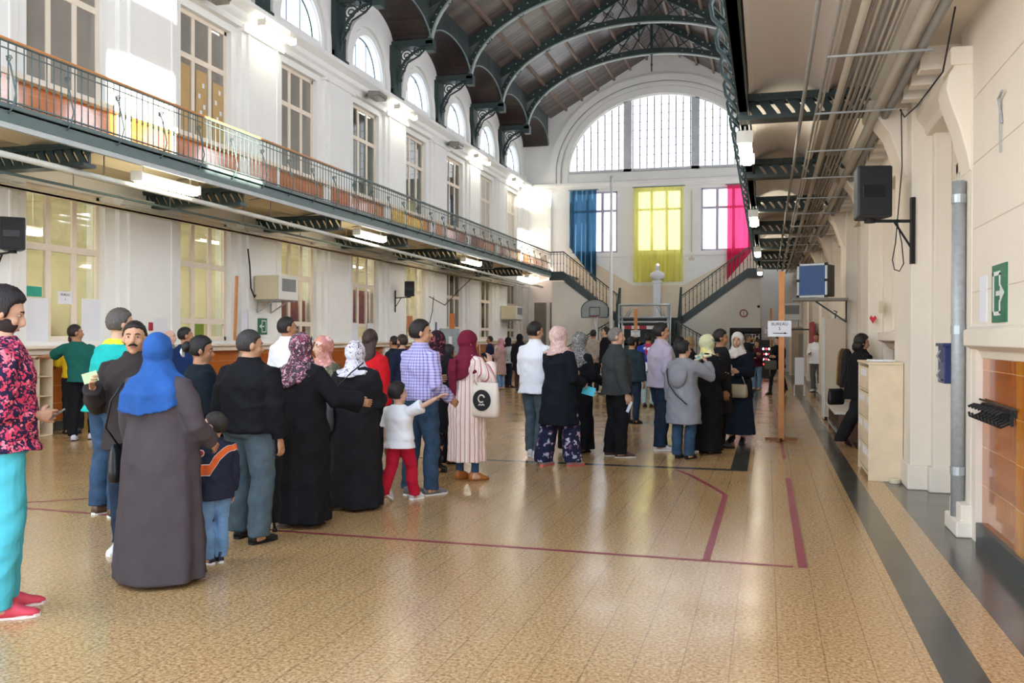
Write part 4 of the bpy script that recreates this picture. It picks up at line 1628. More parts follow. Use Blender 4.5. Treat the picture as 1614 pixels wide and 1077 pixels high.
# ------------------------------------------------------------------ far end things
t = thing('basketball_hoop', 'small fan-shaped basketball backboard on a stand in front of the left stair wall', 'basketball hoop', (-7.0, 38.3, 0))
m = MB()
poly = [(-.56, 2.42), (.56, 2.42), (.58, 2.7)] + [(.58 * math.cos(PI * k / 14), 2.72 + .46 * math.sin(PI * k / 14)) for k in range(1, 14)] + [(-.58, 2.7)]
m.prism(poly, fnY, -.02, .02)
m.build('backboard', mat('grey_backboard', '#8f9694', .5), t)
m = MB()
for i in range(len(poly)):
    a, b = poly[i], poly[(i + 1) % len(poly)]
    m.bar((a[0], -.025, a[1]), (b[0], -.025, b[1]), .03, .03)
for a, b in (((-.22, 2.5), (.22, 2.5)), ((.22, 2.5), (.22, 2.85)), ((.22, 2.85), (-.22, 2.85)), ((-.22, 2.85), (-.22, 2.5))):
    m.bar((a[0], -.025, a[1]), (b[0], -.025, b[1]), .025, .02)
m.build('board_edging', rub, t)
m = MB()
m.tube([(.2 * math.cos(2 * PI * k / 16), -.24 + .2 * math.sin(2 * PI * k / 16), 2.46) for k in range(17)], .014, 6)
m.build('ring', redp, t, smooth=True)
m = MB()
for k in range(12):
    a, b = 2 * PI * k / 12, 2 * PI * (k + 1) / 12
    m.bar((.2 * math.cos(a), -.24 + .2 * math.sin(a), 2.45), (.13 * math.cos(b), -.24 + .13 * math.sin(b), 2.1), .008)
    m.bar((.2 * math.cos(b), -.24 + .2 * math.sin(b), 2.45), (.13 * math.cos(a), -.24 + .13 * math.sin(a), 2.1), .008)
m.build('net', white_p, t)
m = MB()
m.bar((-.08, .1, 0), (-.08, .05, 2.5), .09)
m.bar((.08, .1, 0), (.08, .05, 2.5), .09)
m.box(-.4, .4, -.1, .6, 0, .08)
m.build('stand', steel, t)
t = thing('flag_pole', 'tall white pole standing in front of the dark blue drape', 'pole', (-6.28, 38.1, 0))
m = MB()
m.tube([(0, 0, 0), (0, 0, 4), (0, 0, 8.25)], [.085, .075, .05], 12)
m.build('shaft', white_p, t, smooth=True)
m = MB()
m.ell((0, 0, 8.28), (.06, .06, .05), 12, 8)
m.build('cap', steel, t, smooth=True)
m = MB()
m.lathe([(.2, 0), (.2, .02), (.1, .06)], (0, 0, 0), 18)
m.build('base', steel, t)
t = thing('truss_gantry', 'silver truss frame standing before the centre stair flight', 'gantry', (-4.93, 38.35, 0))
m = MB()
for z in (2.94, 2.42, 2.22):
    m.tube([(-1.05, 0, z), (1.05, 0, z)], .045, 8)
    m.tube([(-1.05, .3, z), (1.05, .3, z)], .03, 8)
for x0, x1 in ((-.8, -.5), (-.68, -.38), (.5, .75), (.62, .87)):
    s_ = -1 if x0 < 0 else 1
    m.tube([(x0 if s_ < 0 else x1, 0, 2.44), (x1 if s_ < 0 else x0, 0, 2.92)], .025, 6)
m.build('cross_truss', steel, t, smooth=True)
for x in (-1.05, -.92, .98, 1.07):
    m = MB()
    m.tube([(x, 0, 0), (x, 0, 2.97)], .04, 8)
    m.build('leg', steel, t, smooth=True)
t = thing('barrier_board', 'red and white striped barrier board before the dark centre stairs', 'barrier', (-4.93, 38.2, 1.93))
m = MB()
m.box(-.9, .9, -.015, .0, 0, .14)
m.build('board', white_p, t)
for i in range(3):
    m = MB()
    x = -.8 + i * .62
    m.box(x, x + .3, -.018, -.015, 0.0, .14)
    m.build('red_stripe', redp, t)
m = MB()
for x in (-.85, .85):
    m.box(x - .03, x + .03, 0.0, .04, -1.93, .14)
m.build('post', steel, t)
# bust on pedestal
marble = mat('white_marble', '#d9dade', .4, var=.04)
t = thing('bust', 'white marble bust in front of the yellow drape', 'bust', (-5.03, 43.9, 4.28))
m = MB()
rr = []
for z, a, b in ((.0, .12, .1), (.06, .14, .11), (.1, .3, .17), (.22, .36, .2), (.36, .33, .18), (.43, .2, .13), (.47, .09, .085)):
    rr.append([(a * math.cos(2 * PI * k / 24), b * math.sin(2 * PI * k / 24), z) for k in range(24)])
m.loft(rr)
m.tube([(0, 0, .42), (0, -.01, .56)], .085, 12)
m.build('shoulders', marble, t, smooth=True)
m = MB()
m.ell((0, 0, .68), (.1, .125, .135), 18, 12)
m.ell((0, -.04, .6), (.08, .09, .09), 14, 10)
m.tube([(0, -.115, .7), (0, -.15, .66), (0, -.125, .645)], [.015, .022, .016], 8)
m.build('head', marble, t, smooth=True)
t = thing('pedestal', 'slender white pedestal carrying the marble bust', 'pedestal', (-5.03, 43.9, LZc))
m = MB()
m.box(-.28, .28, -.24, .24, 0, .16)
m.box(-.17, .17, -.16, .16, .16, 1.74)
m.box(-.22, .22, -.2, .2, 1.70, 1.83)
m.build('column', marble, t, bevel=.02)
# sheer drapes
def sheer(name, col, op):
    t = NT(name)
    c = lin(col)
    d_ = t.n('ShaderNodeBsdfDiffuse')
    tl = t.n('ShaderNodeBsdfTranslucent')
    tr = t.n('ShaderNodeBsdfTransparent')
    v = t.coord((1, 1, .1))
    f = t.noise(v, 7, 3)
    cc = t.ramp(f, [(.3, sc4(c, .85)), (.7, sc4(c, 1.1))])
    for b_ in (d_, tl, tr):
        t.l(cc, b_.inputs['Color'])
    m1, m2 = t.n('ShaderNodeMixShader'), t.n('ShaderNodeMixShader')
    m1.inputs[0].default_value = .5
    t.l(d_.outputs[0], m1.inputs[1])
    t.l(tl.outputs[0], m1.inputs[2])
    m2.inputs[0].default_value = op
    t.l(tr.outputs[0], m2.inputs[1])
    t.l(m1.outputs[0], m2.inputs[2])
    t.l(m2.outputs[0], t.out.inputs['Surface'])
    return t.m
def drape(label, x0, x1, zt, zb, m_, folds, taper=(0, 0), seed=0):
    t = thing('drape', label, 'drape', ((x0 + x1) / 2, YE - .12, zt))
    W_ = x1 - x0
    m = MB()
    def fn(u, v):
        z = -v * (zt - (zb[0] + (zb[1] - zb[0]) * u))
        amp = .02 + .07 * v
        y = -.05 - amp * (.6 + .5 * math.sin(u * folds * 2 * PI + seed) + .35 * math.sin(u * folds * 1.7 * 2 * PI + seed * 2 + v))
        x = -W_ / 2 + W_ * u + taper[0] * v * (1 - u) + taper[1] * v * u
        return (x, y, z)
    m.grid(fn, int(folds * 14), 14)
    m.build('cloth', m_, t, smooth=True, fixn=False)
    m = MB()
    m.tube([(-W_ / 2 - .08, -.04, .03), (W_ / 2 + .08, -.04, .03)], .025, 8)
    m.build('curtain_rod', iron_g, t)
drape('dark blue sheer drape hanging over the left end window', -9.38, -8.05, 8.78, (6.0, 4.25), sheer('dark_blue_sheer', '#385a74', .7), 5, seed=1)
drape('yellow sheer drape hanging over the middle end window', -6.22, -3.87, 8.8, (4.25, 4.25), sheer('yellow_sheer', '#f9f29c', .5), 8, seed=2)
drape('red-pink sheer drape hanging over the right end window', -1.83, -.72, 8.76, (4.3, 5.6), sheer('red_pink_sheer', '#ec4c7c', .5), 5, seed=3)
t = thing('no_smoking_sign', 'round red-rimmed sign on the right stair wall', 'sign', (-.98, YS0 + .05, 2.64))
m = MB()
m.prism([(.13 * math.cos(2 * PI * k / 28), .13 * math.sin(2 * PI * k / 28)) for k in range(28)], fnY, -.02, .0)
m.build('plate', white_p, t)
m = MB()
m.tube([(.15 * math.cos(2 * PI * k / 28), -.02, .15 * math.sin(2 * PI * k / 28)) for k in range(29)], .022, 6)
m.box(-.012, .012, -.028, -.015, -.13, .13)
m.build('rim', redp, t)
m = MB()
m.ell((-.36, YS0 + .0, 2.93), (.06, .06, .06), 12, 8)
tag(m.build('camera_dome', rub, smooth=True), 'small dark camera dome near the edge of the right stair wall', 'camera')
m = MB()
m.box(-3.6, -3.35, YE - .06, YE - .01, 5.28, 5.4)
m.box(-3.5, -3.46, YE - .04, YE - .01, 5.4, 8.6)
tag(m.build('wall_unit', cream_p), 'small cream box with vertical conduit on the end wall beside the yellow drape', 'box')
t = thing('display_stand', 'dark framed display stand with white lettering below the right stair', 'display stand', (-.9, 40.1, 0))
m = MB()
m.box(-.6, .68, 0, .3, 0, .1)
for x in (-.6, .64):
    m.box(x - .03, x + .03, 0, .3, 0, 2.0)
m.box(-.6, .66, 0, .3, 1.85, 2.0)
m.box(-.6, .66, .26, .3, 0, 2.0)
m.build('frame', rub, t)
text_obj('HTH', .3, white_p, t, (.3, -.01, 1.62), (PI / 2, 0, 0))
m = MB()
for z in (.5, .95, 1.35):
    m.box(-.58, .62, .02, .26, z, z + .03)
m.build('shelf', steel, t)
cols = ['#c8d0d8', '#b03a4a', '#e8e0d0', '#4a5a8a', '#c89a50']
for i in range(15):
    m = MB()
    z = (.53, .98, 1.38)[i // 5] + .001
    x = -.9 - .5 + (i % 5) * .22
    m.lathe([(.05, 0), (.055, .02), (.055, .16), (.025, .2), (.025, .25)], (x, 40.22, z), 10)
    tag(m.build('bottle', mat('bottle_' + cols[i % 5], cols[i % 5], .3), smooth=True), 'small bottle on the dark display stand', 'bottle', 'bottles on the dark display stand')
t = thing('vending_display', 'low dark display with rows of red and white lights under the right gallery', 'display', (-.02, 37.2, 0))
m = MB()
m.box(-.22, .22, 0, .3, 0, 1.5)
m.build('cabinet', rub, t, bevel=.01)
lw, lr = emit('white_led', '#fff4f4', 5), emit('red_led', '#ff3a50', 2.5)
for j in range(4):
    for i in range(3):
        m = MB()
        m.ell((-.12 + i * .11, -.01, .55 + j * .2), (.035, .02, .04), 10, 8)
        m.build('light', lw if (i + j) % 2 else lr, t, smooth=True)
# doors and banner under the right gallery
t = bpy.data.objects.new('door_3', None)
COL.objects.link(t)
t.location = (1.36, 40.6, 0)
struct(t)
m = MB()
m.box(-.36, .46, 0, .06, 0, 2.02)
m.build('door_leaf', mat('beige_door_paint', '#b09a80', .5), t)
m = MB()
m.box(-.08, .3, -.01, .0, .78, 1.75)
m.build('pane', grey_glass, t)
m = MB()
m.box(-.2, .3, -.012, .0, .12, .5)
m.box(-.12, .22, -.02, -.01, .2, .42)
m.build('vent_panel', white_p, t)
m = MB()
m.box(-.45, -.36, -.03, .09, 0, 2.2)
m.box(-.45, .5, -.03, .09, 2.05, 2.2)
m.build('door_frame', trim_m, t)
flat_x('banner', 'tall dark red banner on the right wall beyond the white shirt man', 'banner', 1.38, 30.0, 33.0, 1.1, 2.1, redp, .03)
m = MB()
m.prism([(0, -.06), (.05, .02), (.03, .06), (0, .03), (-.03, .06), (-.05, .02)], lambda u, v, d: (1.52 + u, d, 1.87 + v), 14.64, 14.655)
tag(m.build('heart_ornament', mat('bright_red_card', '#c8283c', .6)), 'tiny red heart stuck on the right pillar', 'ornament')
m = MB()
m.box(1.58, 1.64, 14.44, 14.5, 1.96, 2.14)
tag(m.build('switch_box', cream_p, bevel=.008), 'small cream box on the right pillar beside the red heart', 'box')
t = thing('info_stand', 'white leaflet panel standing by the man in white shirt', 'panel', (.86, 26.5, 0))
m = MB()
m.box(-.12, .12, 0, .03, .3, 1.05)
m.build('panel', paper, t)
m = MB()
for x in (-.13, .13):
    m.box(x - .015, x + .015, 0, .03, 0, .3)
    m.box(x - .02, x + .02, -.12, .15, 0, .02)
m.build('foot', steel, t)

# brown paper behind the lower panes of an upper window
for i in range(3):
    y = BC[3] - .62 + i * .617
    m = MB()
    m.box(XL - .14, XL - .135, y - .2, y + .2, ZU0 + .1, ZU0 + 1.5 - (.12 if i == 2 else 0))
    o = tag(m.build('cork_board', mat('brown_packing_paper', '#b89a68', .8)), 'brown board with pinned notes behind the %s lower pane of the second upper window' % ('near', 'middle', 'far')[i], 'board')
    for a, z in ((-.08, .8), (.06, 1.05), (-.02, .45), (.1, .6)):
        if i > 0:
            m = MB()
            m.box(.003, .006, a - .04, a + .04, z, z + .1)
            m.build('note', paper, o)

# ------------------------------------------------------------------ people
def hexcloth(c, **k):
    return cloth('cloth_' + c, c, **k)

def pat_floral(name, cols, scale, base, soft=False):
    """blotches of several colours over a base"""
    t = NT(name)
    t.set(.85, spec=.15)
    v = t.coord()
    n0 = t.n('ShaderNodeTexNoise')
    n0.inputs['Scale'].default_value = scale * .8
    t.l(v, n0.inputs['Vector'])
    vv = t.n('ShaderNodeMix', data_type='VECTOR')
    vv.inputs[0].default_value = .22 if soft else .12
    t.l(v, vv.inputs[4])
    t.l(n0.outputs['Color'], vv.inputs[5])
    vo = t.n('ShaderNodeTexVoronoi')
    vo.inputs['Scale'].default_value = scale
    t.l(vv.outputs[1], vo.inputs['Vector'])
    sep = t.n('ShaderNodeSeparateColor')
    t.l(vo.outputs['Color'], sep.inputs[0])
    st = [(i / len(cols), lin(c)) for i, c in enumerate(cols)]
    c = t.ramp(sep.outputs[0], st, 'CONSTANT')
    edge = t.ramp(vo.outputs['Distance'], [(.42, (0, 0, 0, 1)), (.52, (1, 1, 1, 1))])
    t.l(t.mix(edge, c, lin(base)), t.b.inputs['Base Color'])
    t.bump(t.noise(v, 240, 2), .2, .003)
    return t.m

def pat_plaid(name, base, dark, per=.03):
    t = NT(name)
    t.set(.8, spec=.2)
    v = t.coord()
    sx = t.n('ShaderNodeSeparateXYZ')
    t.l(v, sx.inputs[0])
    ang = t.math('ARCTAN2', sx.outputs[0], t.math('ADD', sx.outputs[1], .001))
    a = t.math('PINGPONG', t.math('MULTIPLY', ang, .16), per / 2)
    b = t.math('PINGPONG', sx.outputs[2], per / 2)
    fa = t.math('GREATER_THAN', a, per * .31)
    fb = t.math('GREATER_THAN', b, per * .31)
    f = t.math('ADD', t.math('MULTIPLY', fa, .5), t.math('MULTIPLY', fb, .5))
    t.l(t.mix(f, lin(base), lin(dark)), t.b.inputs['Base Color'])
    t.bump(t.noise(v, 260, 2), .2, .003)
    return t.m

def pat_stripe(name, stops, count, flatx=False):
    t = NT(name)
    t.set(.8, spec=.2)
    v = t.coord()
    sx = t.n('ShaderNodeSeparateXYZ')
    t.l(v, sx.inputs[0])
    if flatx:
        u = t.math('MULTIPLY', sx.outputs[0], count)
    else:
        ang = t.math('ARCTAN2', sx.outputs[0], t.math('ADD', sx.outputs[1], .001))
        u = t.math('MULTIPLY', ang, count / (2 * PI))
    f = t.math('FRACT', t.math('ADD', u, 50.0))
    t.l(t.ramp(f, [(p, lin(c)) for p, c in stops], 'CONSTANT'), t.b.inputs['Base Color'])
    t.bump(t.noise(v, 260, 2), .2, .003)
    return t.m

def hair_mat(c):
    nm = 'hair_strands_' + c
    if nm in MATS:
        return MATS[nm]
    t = NT(nm)
    t.set(.5, spec=.35)
    v = t.coord((1, 1, .12))
    f = t.noise(v, 170, 3)
    cc = lin(c)
    t.l(t.ramp(f, [(.3, sc4(cc, .55)), (.7, sc4(cc, 1.7))]), t.b.inputs['Base Color'])
    t.bump(f, .8, .006)
    return t.m

def skin(c):
    return mat('skin_' + c, c, rough=.5, var=.06, vscale=14, bump=.1, bscale=180, spec=.35)

ARM = {
    'down': ((.16, -.03, -1), (.05, .16, -1)),
    'front': ((.18, .12, -1), (-.3, .85, -.05)),
    'hold': ((.16, .18, -1), (-.45, .8, .12)),
    'cross': ((.22, .25, -.95), (-.9, .42, .05)),
    'phone': ((.28, .42, -.85), (-.42, .3, .9)),
    'pocket': ((.24, -.12, -1), (-.12, .3, -.95)),
    'back': ((.22, -.28, -1), (-.55, -.45, -.7)),
    'reach': ((.2, .6, -.75), (.05, .95, -.15)),
    'side': ((.55, .1, -.8), (.35, .4, -.55)),
}

def remesh(mb, name, vox, smooth=4, amp=0.0, seed=0.0, freq=14.0, cut=None):
    me = mb.mesh(name)
    bm = bmesh.new()
    bm.from_mesh(me)
    bmesh.ops.recalc_face_normals(bm, faces=bm.faces)
    bm.to_mesh(me)
    bm.free()
    o = bpy.data.objects.new(name, me)
    COL.objects.link(o)
    r = o.modifiers.new('r', 'REMESH')
    r.mode = 'VOXEL'
    r.voxel_size = vox
    sm = o.modifiers.new('s', 'SMOOTH')
    sm.factor = .5
    sm.iterations = smooth
    dg = bpy.context.evaluated_depsgraph_get()
    me2 = bpy.data.meshes.new_from_object(o.evaluated_get(dg))
    bpy.data.objects.remove(o)
    bpy.data.meshes.remove(me)
    me2.name = name
    n = len(me2.vertices)
    co = np.empty(n * 3, dtype=np.float32)
    me2.vertices.foreach_get('co', co)
    co = co.reshape(-1, 3)
    if amp:
        no = np.empty(n * 3, dtype=np.float32)
        me2.vertices.foreach_get('normal', no)
        no = no.reshape(-1, 3)
        x, y, z = co[:, 0], co[:, 1], co[:, 2]
        q = freq
        d = (np.sin(x * q + z * q * 1.7 + seed) * np.sin(y * q * 1.1 - z * q * .6 + seed * 2)
             + .6 * np.sin(z * q * 2.3 + x * q * 1.2 + seed * 3) * np.sin(x * q * 1.5 - y * q * 1.9)
             + .45 * np.sin(z * q * 3.7 - y * q * 2.2 + seed) * np.sin(x * q * 3.1 + seed * 5))
        # long creases running obliquely
        for k_, (a_, b_, c_) in enumerate(((.55, .6, .5), (-.7, .45, .4), (.3, -.75, .9))):
            r_ = 1 - np.abs(np.sin(q * (a_ * x + b_ * y + c_ * z) + 1.4 * np.sin(q * .45 * (z + x - y) + seed + k_) + seed * (k_ + 1)))
            d = d + .9 * (r_ ** 4 - .2)
        co = co + no * (amp * d)[:, None]
        me2.vertices.foreach_set('co', co.astype(np.float32).ravel())
    if cut is not None:
        keep = cut(co)
        bm = bmesh.new()
        bm.from_mesh(me2)
        bm.verts.ensure_lookup_table()
        dead = [bm.verts[i] for i in range(n) if not keep[i]]
        bmesh.ops.delete(bm, geom=dead, context='VERTS')
        bm.to_mesh(me2)
        bm.free()
    me2.polygons.foreach_set('use_smooth', [True] * len(me2.polygons))
    return me2

def link(me, name, m, parent=None):
    me.materials.clear()
    me.materials.append(m)
    me.name = name
    o = bpy.data.objects.new(name, me)
    COL.objects.link(o)
    if parent is not None:
        o.parent = parent
    return o

def hand_mb(mb, wrist, d, palm, s, curl, side):
    """palm, four unequal fingers bent at the knuckles and a thumb off the side of the palm"""
    d = Vector(d).normalized()
    n = Vector(palm)
    n = (n - d * n.dot(d)).normalized()
    t = d.cross(n) * side
    w = Vector(wrist)
    def P(a, b, c):
        return w + (d * a + t * b + n * c) * s
    rings = []
    for a, hw, hh in ((-.015, .024, .018), (.01, .027, .018), (.04, .037, .016), (.07, .041, .015), (.092, .039, .012)):
        rings.append([P(a, hw * math.cos(2 * PI * k / 12), hh * math.sin(2 * PI * k / 12)) for k in range(12)])
    mb.loft(rings)
    for k, (b, L) in enumerate(((.029, .07), (.01, .08), (-.01, .074), (-.029, .058))):
        c = curl * (1 + .12 * k)
        pts = [P(.08, b, 0)]
        a, h, ang = .088, 0.0, c * .35
        pts.append(P(a, b, 0))
        for seg, fr in enumerate((.45, .3, .25)):
            a += L * fr * math.cos(ang)
            h += L * fr * math.sin(ang)
            pts.append(P(a, b * (1 + .12 * (1 - curl)), h))
            ang += c * (.75 if seg == 0 else .6)
        mb.tube(pts, [.0095 * s, .0095 * s, .0088 * s, .008 * s, .0062 * s], 7)
    tp = [P(.02, .022, .004), P(.04, .042, .012), P(.066, .052, .022), P(.09, .05, .03)]
    mb.tube(tp, [.014 * s, .0125 * s, .0105 * s, .007 * s], 7)

NP = 0
PEOPLE = {}
def person(x, y, H, face, label, sex='m', w=1.0, belly=0.0, sk='#b98a6c', vox=.012, hs=1.06, head=(0, 0), arms=('down', 'down'),
           st=.10, stride=0.0, lean=0.0, top=None, coat=None, bottom=None, dress=None, hair=None, scarf=None, shoes='#1c1a1a', sole=None,
           curl=.5, heel=False, beard=None, feat=True, tuck=False, side_lean=0.0):
    global NP
    NP += 1
    seed = NP * 1.37
    s = H / 1.72
    hh = .118 * s * hs
    k = (H - .23 * s * hs) / 1.49
    fem = sex == 'f'
    sw = w * k
    rz = -math.radians(face)
    def off(z):
        zz = max(0, z - .92)
        return lean * zz
    def sx_(z):
        return side_lean * max(0, z - .92)
    if fem:
        TS = [(.86, .13, .10), (.92, .165, .118), (.98, .168, .122), (1.08, .138, .104), (1.18, .134, .104), (1.28, .15, .125), (1.35, .152, .11), (1.40, .135, .088), (1.44, .098, .07), (1.475, .062, .056), (1.5, .05, .05)]
        shx = .152
    else:
        TS = [(.86, .13, .10), (.92, .162, .115), (.98, .16, .115), (1.08, .148, .108), (1.18, .155, .112), (1.28, .172, .122), (1.35, .178, .112), (1.40, .158, .09), (1.44, .112, .074), (1.475, .07, .062), (1.5, .057, .056)]
        shx = .176
    def ring(z, a, b, o=0.0, n=36, e=2.35, yo=0.0, fold=0.0, nf=0, ph=0.0):
        bl = belly * math.exp(-((z - 1.08) / .16) ** 2)
        out = []
        for i in range(n):
            t = 2 * PI * i / n
            c, q = math.cos(t), math.sin(t)
            r = 1.0 / ((abs(c) ** e + abs(q) ** e) ** (1 / e))
            fm = 1 + fold * math.sin(nf * t + ph + 2.0 * math.sin(t * 2 + ph))
            px = c * r * (a * sw + o) * fm
            py = q * r * (b * sw + o + (bl if q > 0 else bl * .25) * k) * fm
            out.append((px + sx_(z) * k, py + (yo + off(z)) * k, z * k))
        return out
    # joints
    hd_c = Vector((sx_(1.6) * k, (off(1.6) + .012) * k, H - hh))
    RH = Matrix.Rotation(-math.radians(head[0]), 3, 'Z') @ Matrix.Rotation(-math.radians(head[1]), 3, 'X')
    hsz = s * hs
    def hp(a, b, c):
        return hd_c + RH @ Vector((a * hsz, b * hsz, c * hsz))
    J = {}
    for i, sd in enumerate((-1, 1)):
        A = arms[i]
        u, fo = ARM[A] if isinstance(A, str) else A
        sh = Vector((sd * shx * sw + sx_(1.4) * k, off(1.4) * k, 1.375 * k))
        u = Vector((u[0] * sd, u[1], u[2])).normalized()
        fo = Vector((fo[0] * sd, fo[1], fo[2])).normalized()
        el = sh + u * (.285 * k)
        wr = el + fo * (.25 * k)
        fy = stride * (1 if sd > 0 else -1)
        hip = Vector((sd * .088 * sw, 0, .9 * k))
        an = Vector((sd * st * k, fy * k, .085 * k))
        back = fy < -.16
        if back:
            an.z += .05 * k
        kn = (hip + an) / 2 + Vector((sd * .008 * k, (.035 if not back else .06) * k, .03 * k))
        J[sd] = (sh, el, wr, fo, hip, kn, an, back)
    # body
    b = MB()
    b.loft([ring(z, a * .95, q * .95) for z, a, q in TS])
    nk = Vector((sx_(1.5) * k, off(1.5) * k - .004, 1.44 * k))
    b.tube([nk, nk * .4 + hp(0, -.012, -.06) * .6, hp(0, -.008, .0)], [.058 * sw, .052 * sw, .05 * hsz], 14)
    b.ell(hp(0, -.014, .022), (.075 * hsz, .095 * hsz, .098 * hsz), 20, 14, RH)
    b.ell(hp(0, .018, -.038), (.058 * hsz, .068 * hsz, .072 * hsz), 18, 12, RH)
    b.ell(hp(0, .052, -.092), (.028 * hsz, .026 * hsz, .022 * hsz), 12, 8, RH)
    b.ell(hp(0, .066, .034), (.05 * hsz, .022 * hsz, .014 * hsz), 12, 8, RH)
    b.tube([hp(0, .078, .022), hp(0, .094, -.004), hp(0, .104, -.022), hp(0, .092, -.033)], [.010 * hsz, .012 * hsz, .0155 * hsz, .012 * hsz], 8)
    b.ell(hp(0, .078, -.06), (.026 * hsz, .013 * hsz, .013 * hsz), 12, 8, RH)
    for sd in (-1, 1):
        b.ell(hp(sd * .036, .055, -.025), (.024 * hsz, .024 * hsz, .022 * hsz), 10, 8, RH)
        b.ell(hp(sd * .078, -.008, -.006), (.011 * hsz, .021 * hsz, .033 * hsz), 10, 8, RH)
        sh, el, wr, fo, hip, kn, an, back = J[sd]
        q = sw ** .5 * k ** .5
        fat = .75 + .25 * w
        b.tube([sh + Vector((-sd * .03, 0, .01)), sh, (sh * .55 + el * .45), el, el * .6 + wr * .4, wr], [.035 * q * fat, .046 * q * fat, .045 * q * fat, .038 * q, .037 * q, .026 * q], 12)
        b.tube([hip + Vector((0, 0, .06)), hip, hip * .5 + kn * .5, kn, kn * .6 + an * .4 - Vector((0, .012, 0)), an], [.075 * q * fat, .086 * q * fat, .072 * q * fat, .05 * q, .05 * q, .033 * q], 14)
        b.tube([an + Vector((0, -.05 * k, -.035 * k)), an + Vector((0, .05 * k, -.045 * k)), an + Vector((0, .15 * k, -.06 * k))], [.03 * q, .034 * q, .022 * q], 10)
    me = remesh(b, 'person', vox, 3)
    hm = MB()
    for sd in (-1, 1):
        sh, el, wr, fo, hip, kn, an, back = J[sd]
        pn = Vector((-sd, 0, 0)) if abs(fo.x) < .75 else Vector((0, 0, -1))
        hand_mb(hm, wr, fo, pn, k ** .8 * (1.0 if not fem else .93), curl, 1 if sd > 0 else -1)
    hme = hm.mesh('hands')
    bm = bmesh.new()
    bm.from_mesh(hme)
    bmesh.ops.recalc_face_normals(bm, faces=bm.faces)
    bm.from_mesh(me)
    bm.to_mesh(me)
    bm.free()
    bpy.data.meshes.remove(hme)
    me.polygons.foreach_set('use_smooth', [True] * len(me.polygons))
    root = link(me, 'person', skin(sk))
    root.location = (x, y, 0)
    root.rotation_euler = (0, 0, rz)
    tag(root, label, 'person')
    # face details
    if feat:
        white, iris = mat('eye_white', '#b9aca2', .35), mat('eye_iris', '#2a1a12', .2)
        for sd in (-1, 1):
            e = MB()
            e.ell(hp(sd * .031, .0685, .010), (.0125 * hsz, .009 * hsz, .0056 * hsz), 10, 8, RH)
            eo = e.build('eye', white, root, smooth=True)
            e = MB()
            e.ell(hp(sd * .031, .0752, .0102), (.0062 * hsz, .0035 * hsz, .0056 * hsz), 8, 6, RH)
            e.build('iris', iris, eo, smooth=True)
            e = MB()
            e.tube([hp(sd * .013, .0835, .028), hp(sd * .03, .0805, .034), hp(sd * .047, .068, .029)], [.0032 * hsz, .0042 * hsz, .0026 * hsz], 6)
            e.build('eyebrow', mat('brow_hair', '#231712', .8), root, smooth=True)
        e = MB()
        e.ell(hp(0, .0875, -.0595), (.021 * hsz, .007 * hsz, .0065 * hsz), 12, 6, RH)
        e.build('lips', mat('lips', '#9a5a50', .5), root, smooth=True)
    # beard / moustache
    if beard:
        e = MB()
        if beard[0] == 'moustache':
            e.tube([hp(-.03, .08, -.052), hp(-.012, .093, -.044), hp(0, .096, -.043), hp(.012, .093, -.044), hp(.03, .08, -.052)], [.004 * hsz, .0085 * hsz, .008 * hsz, .0085 * hsz, .004 * hsz], 8)
            e.build('moustache', mat('hair_' + beard[1], beard[1], .8, bump=.4), root, smooth=True)
        else:
            nu, nv = 28, 16
            fn = []
            for j in range(nv + 1):
                t = PI * j / nv
                for i in range(nu):
                    a = 2 * PI * i / nu
                    dx, dy, dz = math.sin(t) * math.cos(a), math.sin(t) * math.sin(a), -math.cos(t)
                    r = 1.035 + .015 * math.sin(dx * 31 + dz * 23) if (dz < .0 + .3 * abs(dx) + .05 * math.sin(dx * 17) and dy > -.45 and not (abs(dx) < .4 and -.45 < dz and dy > .5)) else .9
                    fn.append(hp(dx * .060 * r, .016 + dy * .070 * r, -.04 + dz * .077 * r))
            f = [(j * nu + i, j * nu + (i + 1) % nu, (j + 1) * nu + (i + 1) % nu, (j + 1) * nu + i) for j in range(nv) for i in range(nu)]
            e.add(fn, f)
            e.build('beard', mat('hair_' + beard[1], beard[1], .8, bump=.5), root, smooth=True)
    # hair
    if hair:
        style, hc = hair[0], hair[1]
        hmat = hair_mat(hc)
        nu, nv = 40, 28
        pts = []
        for j in range(nv + 1):
            t = PI * j / nv
            for i in range(nu):
                a = 2 * PI * i / nu
                dx, dy, dz = math.sin(t) * math.cos(a), math.sin(t) * math.sin(a), -math.cos(t)
                # hairline: forehead high, temples, down behind the ears to the nape
                if dy > .5:
                    line = .36 + .22 * min(1, (dy - .5) / .4)
                elif dy > .26:
                    line = -.16 + .52 * (dy - .26) / .24
                elif dy > .02:
                    line = -.72 + .56 * (dy - .02) / .24
                else:
                    line = -.72
                if style == 'bald' and dz > .35:
                    line = 2
                if style in ('bob', 'long', 'bun', 'woman') and dy < .35:
                    line = min(line, -.8 if style in ('bob', 'long') else -.45)
                thick = {'short': 1.1, 'crop': 1.05, 'bald': 1.015, 'bob': 1.18, 'long': 1.13, 'bun': 1.1, 'full': 1.17, 'woman': 1.17}[style]
                nz = .02 * math.sin(dx * 23 + dz * 17 + seed) * math.sin(dy * 19 - dz * 13) + .016 * math.sin(dx * 41 + dy * 13 + seed) * math.sin(dz * 29 + dy * 37)
                g = dz - line
                r = thick + nz * (1.4 if thick > 1.08 else .6)
                if g < 0:
                    r = max(.8, 1.0 + g * 3.5) * .97
                elif g < .12:
                    r = 1.0 + (r - 1.0) * (.4 + .6 * g / .12)
                up = 1.0 + (.03 if dz > .5 and thick > 1.1 else 0)
                pts.append(hp(dx * .0765 * r, -.014 + dy * .0965 * r, .022 + dz * .0995 * r * up))
